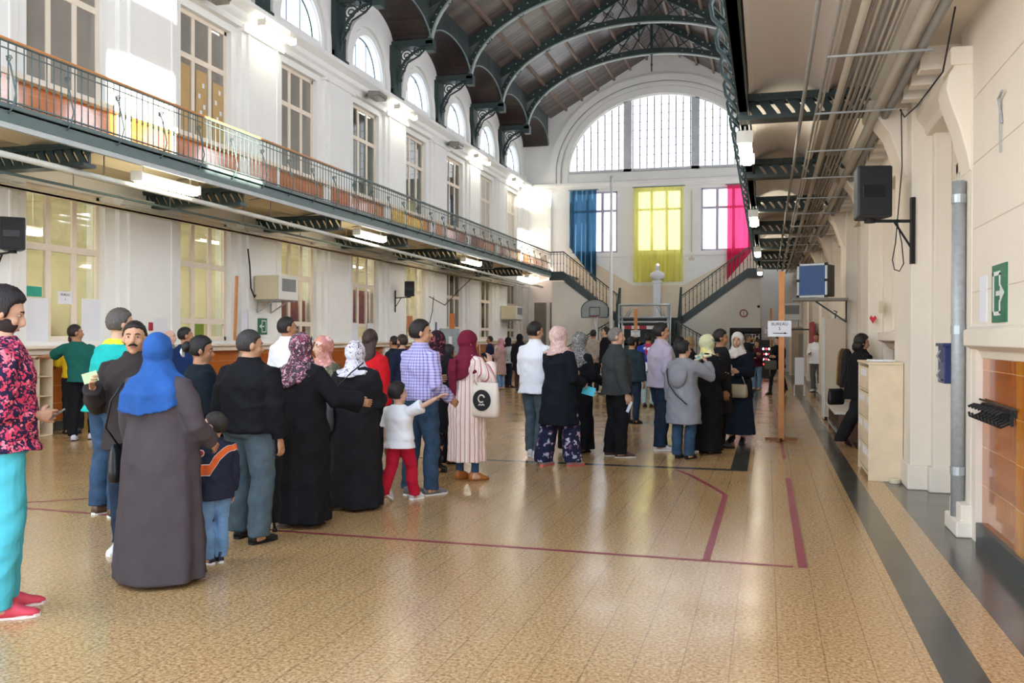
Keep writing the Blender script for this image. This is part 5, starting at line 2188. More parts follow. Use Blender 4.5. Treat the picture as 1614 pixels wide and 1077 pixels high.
        f = [(j * nu + i, j * nu + (i + 1) % nu, (j + 1) * nu + (i + 1) % nu, (j + 1) * nu + i) for j in range(nv) for i in range(nu)]
        e = MB()
        e.add(pts, f)
        if style == 'bun':
            e.ell(hp(0, -.125, .01), (.05 * hsz, .045 * hsz, .05 * hsz), 14, 10, RH)
        if style == 'bob':
            e.tube([hp(0, -.04, .02), hp(0, -.055, -.06), hp(0, -.05, -.1), hp(0, -.045, -.125)], [.085 * hsz, .094 * hsz, .09 * hsz, .06 * hsz], 18, flat=.82, ref=(1, 0, 0))
        if style == 'long':
            e.tube([hp(0, -.04, .03), hp(0, -.065, -.06), hp(0, -.085, -.15), hp(0, -.1, -.23), hp(0, -.1, -.29)], [.08 * hsz, .098 * hsz, .105 * hsz, .095 * hsz, .05 * hsz], 18, flat=.55, ref=(1, 0, 0))
        e.build('hair', hmat, root, smooth=True)
    # trousers
    if bottom:
        e = MB()
        o = bottom.get('o', .014)
        wz = bottom.get('waist', 1.04)
        zz = [(z, a, q) for z, a, q in TS if z <= wz + .01]
        e.loft([ring(z, a, q, o) for z, a, q in zz])
        hem = bottom.get('hem', .07) * k
        lg = bottom.get('leg', 1.0)
        for sd in (-1, 1):
            sh, el, wr, fo, hip, kn, an, back = J[sd]
            q = sw ** .5 * k ** .5
            fat = .75 + .25 * w
            a2 = Vector((an.x, an.y - .005, an.z - .085 * k + hem))
            if bottom.get('short'):
                a2 = kn + (an - kn) * .35
            e.tube([hip + Vector((0, 0, .07 * k)), hip, hip * .5 + kn * .5, kn, kn * .55 + a2 * .45 - Vector((0, .012, 0)), a2 + Vector((0, 0, .03)), a2],
                   [.08 * q * fat + o, .09 * q * fat + o, .078 * q * fat + o, (.056 * q + o) * lg, (.056 * q + o) * lg, (.05 * q + o) * lg * bottom.get('flare', 1.0), (.052 * q + o) * lg * bottom.get('flare', 1.0)], 16)
        m2 = remesh(e, 'trousers', vox, 3, .0035, seed, 16)
        link(m2, bottom.get('name', 'trousers'), bottom['m'], root)
    # dress or robe to the hem
    def gown(spec, name):
        e = MB()
        o = spec.get('o', .02)
        hem = spec.get('hem', .05)
        ht = spec.get('hip', .2)
        hw = spec.get('hemw', .27)
        zs = [(1.475, .066, .058), (1.445, .1, .072), (1.40, .14, .092), (1.35, .156, .115), (1.28, .16, .13), (1.18, .15, .122), (1.08, .158, .124), (.96, ht * .93, .145), (.86, ht, .16)]
        if not fem:
            zs = [(1.475, .07, .062), (1.44, .115, .076), (1.40, .16, .092), (1.35, .18, .115), (1.28, .178, .128), (1.18, .172, .126), (1.08, .172, .13), (.96, ht * .93, .14), (.86, ht, .15)]
        rr = []
        for z, a, q in zs:
            fo_ = spec.get('fold', .02) * max(0, (1.1 - z) / 1.1) * 1.2
            rr.append(ring(z, a, q, o, 64, 2.2, 0, fo_, spec.get('nf', 9), seed))
        n = 9
        for i in range(1, n + 1):
            t = i / n
            z = .86 + (hem - .86) * t
            a = ht + (hw - ht) * t
            q = .16 + (hw * .86 - .16) * t
            fo_ = spec.get('fold', .02) * (.3 + 1.6 * t)
            rr.append(ring(z, a, q, o, 64, 2.1, -.01 * t, fo_, spec.get('nf', 9), seed + .35 * t))
        e.loft(rr)
        sl = spec.get('sleeve', 1.0)
        for sd in (-1, 1):
            sleeve(e, sd, sl, o, spec.get('cuff', 1.0))
        m2 = remesh(e, name, vox, 3, spec.get('amp', .004), seed, spec.get('freq', 11))
        return link(m2, name, spec['m'], root)
    def sleeve(e, sd, sl, o, cuff=1.0):
        sh, el, wr, fo, hip, kn, an, back = J[sd]
        q = sw ** .5 * k ** .5
        fat = .75 + .25 * w
        st0 = Vector((sh.x * .5, sh.y, sh.z + .03 * k))
        P0 = [st0, sh + Vector((0, 0, .0)), sh * .55 + el * .45]
        R0 = [.04 * q * fat + o * .5, .05 * q * fat + o, .051 * q * fat + o]
        if sl > .55:
            P0 += [el, el * .6 + wr * .4, el + (wr - el) * ((sl - .5) * 2 * .97)]
            R0 += [.045 * q + o, .043 * q + o, (.033 * q + o) * cuff]
        else:
            P0 = [st0, sh, sh + (el - sh) * (sl * 2)]
            R0[2] = (.056 * q * fat + o) * 1.05
        e.tube(P0, R0, 16)
    def jacket(spec, name):
        e = MB()
        o = spec.get('o', .018)
        hem = spec.get('hem', .9)
        base = [t for t in TS if t[0] > max(hem, .93) + .03 and t[0] < 1.47]
        rr = []
        if hem < .9:
            hw = spec.get('hemw', .2)
            n = 5
            for i in range(n + 1):
                t = i / n
                z = hem + (.93 - hem) * t
                a = hw + (.172 - hw) * t
                q = hw * .8 + (.125 - hw * .8) * t
                rr.append(ring(z, a, q, o, 44, 2.2, 0, spec.get('fold', .012) * (1 - t), 7, seed))
        else:
            rr.append(ring(hem, .165 * spec.get('hemk', 1.0), .12 * spec.get('hemk', 1.0), o, 44))
            rr.append(ring(hem + .03, .167 * spec.get('hemk', 1.0), .122 * spec.get('hemk', 1.0), o * 1.1, 44))
        for z, a, q in base:
            lo = spec.get('loose', 1.0)
            rr.append(ring(z, a * (lo if z < 1.3 else 1), q * (lo if z < 1.3 else 1), o, 44))
        rr.append(ring(1.487, .062, .058, o * .6, 44))
        if spec.get('collar'):
            rr.append(ring(1.52, .06, .06, o * .5, 44, yo=-.004))
        e.loft(rr)
        for sd in (-1, 1):
            sleeve(e, sd, spec.get('sleeve', 1.0), o, spec.get('cuff', 1.0))
        m2 = remesh(e, name, vox, 3, spec.get('amp', .004), seed, spec.get('freq', 13))
        return link(m2, name, spec['m'], root)
    if dress:
        gown(dress, dress.get('name', 'dress'))
    if top:
        jacket(top, top.get('name', 'shirt'))
    if coat:
        jacket(coat, coat.get('name', 'coat'))
    # headscarf
    if scarf:
        e = MB()
        dz = scarf.get('drop', 1.30) * k
        sp = scarf.get('spread', .235) * sw
        e.ell(hp(0, -.018, .02), (.093 * hsz, .115 * hsz, .118 * hsz), 26, 18, RH)
        e.ell(hp(0, .0, -.03), (.082 * hsz, .098 * hsz, .098 * hsz), 22, 16, RH)
        c0 = hp(0, -.012, -.04)
        c1 = Vector((sx_(1.46) * k, (off(1.46) - .0) * k, 1.475 * k))
        def rg(c, a, q, f, ph, up=0.0):
            return [(c[0] + a * math.cos(2 * PI * i / 48) * (1 + f * math.sin(8 * 2 * PI * i / 48 + ph)), c[1] + q * math.sin(2 * PI * i / 48) * (1 + f * math.sin(8 * 2 * PI * i / 48 + ph)), c[2] + up * math.cos(2 * PI * i / 48) ** 2 + up * .12 * math.sin(3 * 2 * PI * i / 48 + ph)) for i in range(48)]
        th = .012 + scarf.get('thick', 0)
        rr = [rg(c0, .078 * hsz, .09 * hsz, .0, 0), rg(c1, .088 * sw + .01, .086 * sw + th, .03, seed), rg(c1 - Vector((0, 0, .04 * k)), .15 * sw, .112 * sw + th * .8, .04, seed + .3),
              rg(c1 - Vector((0, 0, .075 * k)), max(.15 * sw, sp * .86), .135 * sw + th, .045, seed + .5)]
        zt = c1.z - .075 * k
        for i in range(1, 4):
            t = i / 3
            z = zt + (dz - zt) * t
            rr.append(rg((c1[0], c1[1] - .005, z), sp * (.9 + .1 * t), .15 * sw + th + .008 + .01 * t, .05 + .03 * t, seed + .6 + t * .4, .1 * k * t))
        e.loft(rr)
        if scarf.get('tail'):
            tx, ty, tz0, tz1, tw = scarf['tail']
            e.tube([(tx * k, ty * k, 1.42 * k), (tx * k, (ty - .012) * k, 1.3 * k), (tx * k * 1.05, ty * k, (tz0 + tz1) / 2 * k), (tx * k, ty * k, tz1 * k)], [tw * .9 * k, tw * k, tw * .85 * k, tw * .55 * k], 14, flat=.42, ref=(1, 0, 0))
        iv = RH.inverted()
        M3 = np.array(iv)
        hc3 = np.array(hd_c)
        op = scarf.get('open', (.056, .078))
        def cut(co):
            L = (co - hc3) @ M3.T / hsz
            return ~((L[:, 1] > .015) & (((L[:, 0] / op[0]) ** 2 + ((L[:, 2] + .022) / op[1]) ** 2) < 1))
        m2 = remesh(e, 'headscarf', vox * .9, 2, .0025, seed, 26, cut if scarf.get('cut', True) else None)
        link(m2, 'headscarf', scarf['m'], root)
    # shoes
    if shoes:
        sm = shoes if not isinstance(shoes, str) else mat('shoe_' + shoes, shoes, .45, var=.1, spec=.4)
        for sd in (-1, 1):
            sh, el, wr, fo, hip, kn, an, back = J[sd]
            e = MB()
            pit = -.5 if back else 0.0
            R = Matrix.Rotation(math.radians(-sd * 9), 3, 'Z') @ Matrix.Rotation(pit, 3, 'X')
            q = k * (1.0 if not fem else .9)
            hl = .055 if heel else 0.0
            base = Vector((an.x, an.y, an.z - .085 * k))
            piv = Vector((0, .1 * q, 0))
            def T(px, py, pz):
                return base + R @ (Vector((px, py, pz)) - piv) + piv
            top_ = (0.0 if heel else 1.0)
            prof = [(-.078, .028, .06 + .02 * top_, .0), (-.06, .038, .08 + .028 * top_, .0), (-.02, .041, .085 + .03 * top_, .0), (.03, .043, .08 + .03 * top_, .0), (.08, .046, .064 + .022 * top_, .0), (.13, .048, .056, .0), (.17, .041, .046, .0), (.197, .022, .03, .0)]
            rings = []
            for yy, hw, ht_, _ in prof:
                lift = hl * max(0, (.09 - yy) / .165)
                rings.append([T(hw * q * math.copysign(abs(math.cos(a)) ** .7, math.cos(a)), yy * q, (lift + .014 + (ht_ - .014) * max(0, math.sin(a)) ** .8 if math.sin(a) > 0 else lift + .014)) for a in [2 * PI * i / 16 for i in range(16)]])
            e.loft(rings)
            so = e.build('shoe', sm, root, smooth=True)
            e = MB()
            ol = [(-.08, .024), (-.06, .036), (0, .038), (.07, .045), (.13, .048), (.18, .038), (.202, .016)]
            poly = [(a, b_) for b_, a in ol] + [(-a, b_) for b_, a in reversed(ol)]
            e.prism(poly, lambda u, v_, d: T(u * q, v_ * q, d + hl * max(0, (.09 - v_) / .165)), 0.0, .018)
            if heel:
                e.tube([T(0, -.055 * q, .0), T(0, -.055 * q, hl + .02)], [.008, .02], 8)
            e.build('sole', mat('sole_' + (sole or '#151414'), sole or '#151414', .7), so)
    Mw = Matrix.Translation((x, y, 0)) @ Matrix.Rotation(rz, 4, 'Z')
    PEOPLE[label] = (root, Mw, {sd: (Mw @ J[sd][2], Mw.to_3x3() @ J[sd][3], Mw @ J[sd][0]) for sd in (-1, 1)})
    return root

# ------------------------------------------------------------------ the crowd
HC = hexcloth
blk = cloth('black_cloth', '#17171a', bump=.3)
blk2 = cloth('soft_black_cloth', '#1d1d20', bump=.3)
navy = cloth('navy_cloth', '#1b2136', bump=.3)
jeanb = cloth('blue_denim', '#33485f', var=.28, bump=.4)
jeang = cloth('faded_grey_denim', '#4c5a62', var=.22, bump=.4)
jeand = cloth('dark_denim', '#222e3f', var=.2, bump=.4)
jeanl = cloth('light_denim', '#6f92b8', var=.25, bump=.4)
whitec = cloth('white_cotton', '#e4e4e6', var=.04)
FL_RED = pat_floral('floral_red_shirt', ['#d8506a', '#c23a56', '#e07a88', '#d04a62', '#c23a56'], 33, '#27213a')
FL_HIJ = pat_floral('floral_pink_scarf', ['#c98a9a', '#3a2f36', '#a08a90', '#d9a8b0', '#6a4a52', '#8f3f56'], 24, '#4a3a42', True)
FL_PAS = pat_floral('floral_pastel_scarf', ['#d8b0a8', '#c9a0a8', '#e2cdb8', '#b09098', '#d8c09a'], 26, '#c8a8a0', True)
FL_BW = pat_floral('white_black_scarf', ['#d8d4d8', '#3c3048', '#d8d4da', '#8a8092', '#dcd8dc', '#dcd8dc'], 30, '#cfcad2', True)
FL_DRK = pat_floral('dark_red_scarf', ['#2a181e', '#6a2a34', '#221a1e', '#8a4a50', '#2a1c20'], 22, '#2a1a20', True)
FL_YEL = pat_floral('yellow_teal_scarf', ['#e4d68a', '#8fc0bc', '#e8e0b8', '#7aa8a8', '#d8c878'], 9, '#c8c8a0', True)
FL_PANT = pat_floral('floral_navy_trousers', ['#23253c', '#b8a8b4', '#23253c', '#6a4a6a', '#9a9ab0', '#23253c'], 19, '#20223a')
SPK = pat_floral('speckled_grey_scarf', ['#9a9694', '#2a2828', '#b8b4b0', '#464240'], 34, '#7a7674', True)
OLV = pat_floral('olive_pattern_cloth', ['#6a6450', '#8a806a', '#565040', '#4a4438'], 26, '#5c5646', True)
PLAID = pat_plaid('purple_plaid', '#b8b4d8', '#6a5c9c')
STRIPE = pat_stripe('red_cream_stripes', [(0, '#e6d6cc'), (.42, '#b05a66'), (.58, '#e6d6cc'), (.8, '#d0a0a0'), (.86, '#e6d6cc')], 26)
BWCHK = pat_plaid('black_white_check', '#d8d8d4', '#2a2c2e', .05)
PIN = pat_stripe('white_pinstripe', [(0, '#e8e8ec'), (.82, '#b8bcc8'), (.92, '#e8e8ec')], 46)
T1, T2, T3 = '#b88a6a', '#a87858', '#c49a80'

def yoke_mat():
    t = NT('navy_jacket_orange_yoke')
    t.set(.7, spec=.3)
    sx = t.n('ShaderNodeSeparateXYZ')
    t.l(t.coord(), sx.inputs[0])
    r = t.math('SUBTRACT', t.math('MULTIPLY', sx.outputs[0], .47), t.math('MULTIPLY', sx.outputs[1], .88))
    z = sx.outputs[2]
    mid = t.math('ADD', .672, t.math('MULTIPLY', t.math('MAXIMUM', t.math('SUBTRACT', r, .035), 0.0), 2.1))
    dist = t.math('ABSOLUTE', t.math('SUBTRACT', z, mid))
    front = t.math('GREATER_THAN', r, -.14)
    band = t.math('MULTIPLY', t.math('LESS_THAN', dist, .036), front)
    pipe = t.math('MULTIPLY', t.math('LESS_THAN', dist, .041), front)
    dr = t.math('SUBTRACT', r, -.02)
    dz = t.math('SUBTRACT', z, .79)
    rad = t.math('SQRT', t.math('ADD', t.math('MULTIPLY', dr, dr), t.math('MULTIPLY', dz, dz)))
    c = t.mix(pipe, lin('#1b2136'), lin('#d8d8dc'))
    c = t.mix(band, c, lin('#d8602c'))
    c = t.mix(t.math('LESS_THAN', rad, .026), c, lin('#d8c8c0'))
    c = t.mix(t.math('LESS_THAN', rad, .020), c, lin('#a8323a'))
    t.l(c, t.b.inputs['Base Color'])
    return t.m
# left front
person(-4.232, 4.301, 1.865, 44, 'man in red floral shirt and turquoise trousers looking down at his phone', 'm', 1.02, .03, T3, .010, head=(2, 20),
       arms=('down', ((.1, -.05, -1), (-.6, .7, -.12))), st=.11, stride=-.02, top=dict(m=FL_RED, hem=.88, sleeve=.86, o=.03, loose=1.08, amp=.006), bottom=dict(m=cloth('turquoise_cotton', '#4fb2c0', var=.06), o=.022, leg=1.12, hem=.06),
       hair=('woman', '#1d1718'), beard=('full', '#2a1f1c'), shoes=mat('red_canvas', '#d8485a', .6), sole='#e8d8d0')
person(-4.530, 5.847, 1.701, 164, 'moustached man in dark brown jacket facing the woman in blue headscarf, holding a card', 'm', 1.08, .03, T1, .010, head=(-14, -2),
       arms=(((.2, .1, -1), (-.1, .35, -.95)), ((.26, .2, -.9), (-.2, .7, .55))), st=.1, coat=dict(m=cloth('brown_black_wool', '#322c2b'), hem=.78, hemw=.2, o=.035, collar=1, name='jacket'), bottom=dict(m=jeand, o=.02),
       hair=('short', '#19130f'), beard=('moustache', '#19130f'), shoes='#d8d4cc', sole='#d8d8d4', curl=.9)
person(-5.651, 6.942, 1.834, 20, 'tall grey-haired man in teal jersey behind the moustached man', 'm', 1.1, .02, T3, .013, head=(14, 5),
       arms=(((.3, -.05, -1), (.12, .02, -1)), 'front'), st=.14, lean=.06, side_lean=.14, top=dict(m=cloth('teal_jersey', '#1fa09a', var=.06), hem=.88, o=.03), bottom=dict(m=jeanb, o=.024, leg=1.15), hair=('short', '#4a443e'), shoes='#5a4434', sole='#d8d8d0')
person(-3.804, 5.167, 1.606, 6, 'woman in bright blue headscarf and long grey-brown dress seen from behind', 'f', 1.34, .02, T1, .011, head=(-18, 4),
       arms=(((.2, .0, -1), (.0, .3, -.95)), ((.3, .12, -.95), (-.12, .75, -.5))), dress=dict(m=cloth('grey_brown_jersey', '#4a4346', var=.06), hem=.03, hip=.188, hemw=.222, o=.022, fold=.035, nf=7, amp=.005, freq=8), side_lean=-.05, scarf=dict(m=cloth('bright_blue_scarf', '#2c5696', var=.1), drop=1.17, spread=.2), shoes='#1a1a1c', curl=.6)
person(-3.743, 5.675, 1.063, -62, 'small boy in navy and orange jacket leaning on the woman in grey-brown', 'm', 1.12, .0, T3, .009, hs=1.36, head=(-34, 0),
       arms=('down', 'down'), st=.08, top=dict(m=yoke_mat(), hem=.78, hemw=.17, o=.026, name='jacket', collar=1), bottom=dict(m=jeanl, o=.016), hair=('crop', '#2c2420'), shoes='#2c3448', sole='#d8d8d8')
person(-4.570, 6.724, 1.593, 42, 'dark-haired woman with a white hair clip beside the man in black jacket', 'f', 1.12, .02, T2, .012, head=(14, 10), arms=('down', 'hold'), top=dict(m=cloth('navy_black_knit', '#141c24'), hem=.8, hemw=.19, o=.03, name='cardigan'), bottom=dict(m=blk, o=.02), hair=('bun', '#120e0e'))
person(-3.900, 6.385, 1.644, 8, 'broad man in black jacket and faded grey jeans with his back turned', 'm', 1.2, .03, T1, .011, head=(34, 8),
       arms=('pocket', ((.16, .02, -1), (.02, .22, -1))), st=.15, stride=-.06, coat=dict(m=blk, hem=.9, hemk=1.12, o=.035, collar=1, loose=1.1, name='jacket', amp=.006), bottom=dict(m=jeang, o=.026, leg=1.12, hem=.06), hair=('crop', '#2e2a28'), shoes='#141416')
person(-8.167, 11.641, 1.726, 12, 'man in plain navy shirt far behind the woman in blue headscarf', 'm', 1.08, .02, T2, .016, head=(30, 0), arms=('down', 'front'), top=dict(m=cloth('plain_navy', '#172a52'), hem=.88, o=.022, sleeve=.5), bottom=dict(m=jeand), hair=('crop', '#1c1614'))
person(-10.319, 14.262, 1.698, 60, 'bald man half hidden behind the blue headscarf', 'm', 1.0, .03, '#c8a090', .018, head=(20, 0), top=dict(m=cloth('grey_check', '#7a7a80'), hem=.88), bottom=dict(m=jeand), hair=None)
person(-5.484, 9.791, 1.826, 22, 'tall man in white short-sleeved polo shirt with his back turned', 'm', 1.06, .0, T2, .013, head=(22, 0), arms=('down', 'front'), top=dict(m=whitec, hem=.84, o=.026, sleeve=.48, collar=1, loose=1.06, name='polo_shirt'), bottom=dict(m=jeand), hair=('crop', '#1c1614'))
person(-3.798, 7.021, 1.617, 16, 'woman in pink floral headscarf and black abaya from behind', 'f', 1.26, .03, T1, .011, head=(-10, 2), arms=('front', ((.4, .35, -.75), (.3, .8, -.1))), dress=dict(m=blk, hem=.05, hip=.174, hemw=.2, o=.03, fold=.035, cuff=1.5, name='abaya', amp=.0075, freq=8), scarf=dict(m=FL_HIJ, drop=1.26, spread=.17), shoes='#161616', curl=.5)
person(-4.466, 8.724, 1.595, 196, 'woman in orange and pink headscarf with olive top facing the woman in pink floral scarf', 'f', 1.1, .0, T3, .013, head=(20, 0), arms=('hold', 'hold'), top=dict(m=OLV, hem=.7, hemw=.21, o=.03, name='tunic'), bottom=dict(m=blk2), scarf=dict(m=pat_floral('orange_pink_scarf', ['#c88a78', '#d8a09a', '#a8705c', '#e0b8b0'], 14, '#b88074', True), drop=1.33, spread=.16))
person(-3.691, 7.864, 1.543, 4, 'woman in white and black patterned headscarf and long black abaya', 'f', 1.24, .02, T1, .011, head=(4, 4), arms=(((.55, .2, -.85), (.25, .6, -.6)), 'hold'), dress=dict(m=blk2, hem=.03, hip=.172, hemw=.222, o=.028, fold=.035, cuff=1.5, name='abaya', amp=.0075, freq=8), scarf=dict(m=FL_BW, drop=1.36, spread=.155), shoes='#161616')
person(-4.410, 9.777, 1.669, 14, 'woman with long brown hair and bright red top', 'f', 1.16, .0, T3, .013, head=(-16, 0), arms=('front', 'down'), top=dict(m=cloth('bright_red_knit', '#c41c24', var=.05), hem=.84, o=.03, loose=1.1), bottom=dict(m=blk2), hair=('long', '#33201a'))
person(-3.435, 8.318, 1.147, 18, 'boy in white T-shirt and red trousers reaching out to the man in checked shirt', 'm', 1.1, .0, T3, .009, hs=1.34, head=(22, 0), side_lean=-.06,
       arms=(((.12, -.1, -1), (.1, .1, -1)), ((.9, .25, .4), (.85, .3, .5))), st=.1, stride=.24, top=dict(m=whitec, hem=.82, hemk=1.05, o=.026, sleeve=.44, loose=1.1, name='t_shirt'), bottom=dict(m=cloth('red_cotton', '#b41d34', var=.06), o=.018, leg=1.08), hair=('full', '#1c1412'), shoes='#d8dade', sole='#ececec')
person(-3.376, 8.710, 1.764, 26, 'man in purple checked shirt and blue jeans seen from behind', 'm', 1.06, .02, T1, .011, head=(38, 4), arms=('hold', ((.2, -.08, -1), (-.02, .7, -.45))), st=.1, stride=.06, top=dict(m=PLAID, hem=.94, o=.024, loose=1.08, collar=1, amp=.005), bottom=dict(m=jeanb, o=.02, leg=1.05, hem=.06), hair=('short', '#19130f'), shoes='#6a6a6e', sole='#d8d8d8')
person(-3.753, 10.238, 1.658, 18, 'woman in dark red headscarf and black dress on high heels', 'f', 1.1, .0, T1, .012, head=(6, 0), arms=('front', ((.2, .05, -1), (-.1, .65, -.5))), st=.07, stride=-.1, coat=dict(m=blk, hem=.5, hemw=.16, o=.028, name='long_coat', cuff=1.3), bottom=dict(m=blk2, o=.008, leg=.8), scarf=dict(m=FL_DRK, drop=1.3, spread=.165), shoes='#121214', heel=True)
person(-3.870, 10.965, 1.486, 40, 'woman in black and white checked jacket half hidden behind others', 'f', 1.1, .0, T1, .016, top=dict(m=BWCHK, hem=.8, hemw=.19, o=.03, name='jacket'), bottom=dict(m=blk2), hair=('woman', '#1a1414'))
person(-3.211, 9.745, 1.655, 38, 'woman in maroon headscarf and red striped long tunic holding a hand to her face', 'f', 1.2, .02, T3, .011, head=(12, 6), arms=(((.2, .0, -1), (-.1, .5, -.7)), ((.3, .5, -.8), (-.42, .22, .9))), st=.1, stride=.04, dress=dict(m=STRIPE, hem=.23, hip=.165, hemw=.175, o=.026, fold=.03, cuff=1.4, name='tunic'), bottom=dict(m=cloth('blue_leggings', '#38506a'), o=.004, leg=.8, hem=.1),
       scarf=dict(m=cloth('maroon_scarf', '#6a1d31', var=.12), drop=1.16, spread=.19, tail=(.0, -.21, 1.25, .9, .08)), shoes=mat('tan_leather', '#a8662c', .5), sole='#7a4a22')
person(-6.878, 16.357, 1.606, 285, 'man in dark polo shirt turned to the left near the speaker wall', 'm', 1.05, .02, T2, .017, arms=('front', 'front'), top=dict(m=cloth('dark_polo', '#1b222c'), hem=.88, sleeve=.48), bottom=dict(m=jeanb), hair=('crop', '#1c1614'))
person(-5.962, 14.536, 1.627, 300, 'bearded man facing left behind the man in checked shirt', 'm', 1.05, .0, T3, .016, head=(-10, 0), top=dict(m=navy, hem=.88), bottom=dict(m=jeand), hair=('short', '#2c2018'), beard=('full', '#3a2a20'))
# middle row
person(-2.981, 11.910, 1.795, 22, 'tall man in white pinstriped shirt and grey jeans', 'm', 1.05, .02, T1, .012, head=(24, 6), arms=('front', 'front'), st=.1, stride=-.05, top=dict(m=PIN, hem=.82, hemk=1.08, o=.028, loose=1.1, collar=1), bottom=dict(m=jeang, o=.018, hem=.06), hair=('short', '#19130f'), shoes='#dcdcdc', sole='#e4e4e4')
person(-2.495, 11.171, 1.720, 34, 'woman in pastel floral headscarf, long navy cardigan and floral trousers', 'f', 1.16, .02, T3, .011, head=(16, 4), arms=('hold', ((.18, .1, -1), (-.2, .8, -.25))), st=.13, stride=.13, coat=dict(m=cloth('deep_navy_knit', '#14171f'), hem=.52, hemw=.21, o=.03, fold=.02, name='long_cardigan'), bottom=dict(m=FL_PANT, o=.026, leg=1.35, hem=.05, flare=1.15), scarf=dict(m=FL_PAS, drop=1.38, spread=.145), shoes=mat('grey_pink_mesh', '#b0a8a4', .7), sole='#e2606c')
person(-2.548, 12.533, 1.655, 34, 'woman in speckled grey headscarf and black robe holding papers', 'f', 1.16, .02, T1, .012, head=(16, 12), arms=(((.15, .2, -1), (-.1, .85, -.35)), ((.2, .25, -1), (-.1, .85, -.3))), lean=.1, dress=dict(m=blk, hem=.06, hip=.19, hemw=.22, o=.026, fold=.02, name='abaya', amp=.0075, freq=8), scarf=dict(m=SPK, drop=1.2, spread=.2), shoes='#161616')
person(-1.948, 12.219, 1.722, 66, 'grey-haired man in dark grey zip jacket facing the stairs on the right', 'm', 1.12, .05, T3, .011, head=(10, 2), arms=('down', ((.1, .05, -1), (.0, .3, -.95))), st=.1, stride=.05, coat=dict(m=cloth('dark_grey_green_wool', '#3c3e3e'), hem=.84, hemw=.175, o=.035, collar=1, loose=1.06, name='jacket'), bottom=dict(m=blk, o=.024, leg=1.12, hem=.05), hair=('crop', '#6e6864'), shoes=mat('brown_trainer', '#4a3230', .6), sole='#c8c0b8')
person(-4.759, 25.826, 1.804, 14, 'man in beige shirt with hands behind his back', 'm', 1.1, .0, T2, .018, arms=('back', 'back'), top=dict(m=cloth('beige_shirt', '#a8988a'), hem=.84, o=.024, loose=1.06), bottom=dict(m=blk2), hair=('crop', '#1c1614'), shoes='#d8d8d8')
person(-4.316, 25.365, 1.872, 268, 'man in black coat facing left beyond the man in beige shirt', 'm', 1.1, .02, T3, .018, top=dict(m=blk, hem=.7, hemw=.2, o=.03, name='coat'), bottom=dict(m=blk2), hair=('short', '#19130f'))
person(-3.992, 20.167, 1.632, 70, 'woman in dark maroon top half hidden behind the speckled scarf', 'f', 1.0, .0, T2, .018, arms=('hold', 'hold'), top=dict(m=cloth('dark_maroon', '#3a1a26'), hem=.84, sleeve=.45), bottom=dict(m=jeand), hair=('woman', '#1c1414'))
person(-2.407, 16.974, 1.606, 24, 'man in dark teal jacket just right of the grey-haired man', 'm', 1.1, .0, T1, .016, top=dict(m=cloth('dark_teal', '#28363c'), hem=.84, o=.03, name='jacket'), bottom=dict(m=jeand), hair=('crop', '#1c1614'))
person(-3.667, 26.812, 1.573, 92, 'woman in black headscarf and black coat facing right among the far group', 'f', 1.1, .0, T2, .018, arms=('hold', 'hold'), top=dict(m=blk, hem=.6, hemw=.2, o=.03, name='coat'), bottom=dict(m=jeand), scarf=dict(m=blk2, drop=1.28, spread=.17))
JER = pat_floral('blue_white_jersey', ['#e0e0ea', '#2a3a96', '#dcdce6', '#2a3a96', '#b03050'], 5, '#2f3f9a', True)
person(-2.610, 21.069, 1.695, 8, 'man in blue, white and red sports jersey with his back turned', 'm', 1.12, .0, T2, .018, top=dict(m=JER, hem=.84, o=.028, sleeve=.48, name='jersey'), bottom=dict(m=cloth('pale_shorts', '#9ab0b0')), hair=('crop', '#1c1614'))
person(-1.454, 13.161, 1.795, 58, 'man in pale lavender shirt and dark trousers with white trainers', 'm', 1.1, .05, T1, .012, head=(12, 2), arms=('hold', ((.18, -.1, -1), (-.1, .5, -.8))), st=.1, stride=-.06, top=dict(m=cloth('pale_lavender', '#aca2b2', var=.05), hem=.86, hemk=1.06, o=.026, loose=1.08, collar=1, amp=.006), bottom=dict(m=jeand, o=.024, leg=1.15, hem=.05), hair=('short', '#19130f'), shoes='#d8d8d8', sole='#e4e4e4')
person(-1.058, 12.284, 1.547, 24, 'short woman in long light grey knitted coat with a hand at her face', 'f', 1.22, .03, T3, .012, head=(34, 0), arms=('down', ((.55, .55, -.5), (-.5, .45, .75))), st=.1, coat=dict(m=cloth('light_grey_knit', '#85858b', var=.07, bump=.5), hem=.52, hemw=.19, o=.034, fold=.012, name='long_coat'), bottom=dict(m=jeanb, o=.014, leg=1.08, hem=.05), hair=('woman', '#141012'), shoes='#1c1414')
person(-0.798, 12.984, 1.625, 52, 'woman in yellow and teal headscarf and black abaya', 'f', 1.1, .02, T3, .012, head=(10, 8), arms=('phone', 'hold'), dress=dict(m=blk, hem=.05, hip=.19, hemw=.21, o=.028, fold=.018, name='abaya', amp=.0075, freq=8), scarf=dict(m=FL_YEL, drop=1.36, spread=.15), shoes='#1a1a1a')
person(-0.657, 13.672, 1.709, 76, 'dark-haired man in black coat beside the yellow and teal headscarf', 'm', 1.0, .02, T2, .012, head=(4, 6), arms=('down', 'down'), coat=dict(m=blk2, hem=.5, hemw=.2, o=.03, name='long_coat'), bottom=dict(m=blk, o=.02), hair=('short', '#1e1512'))
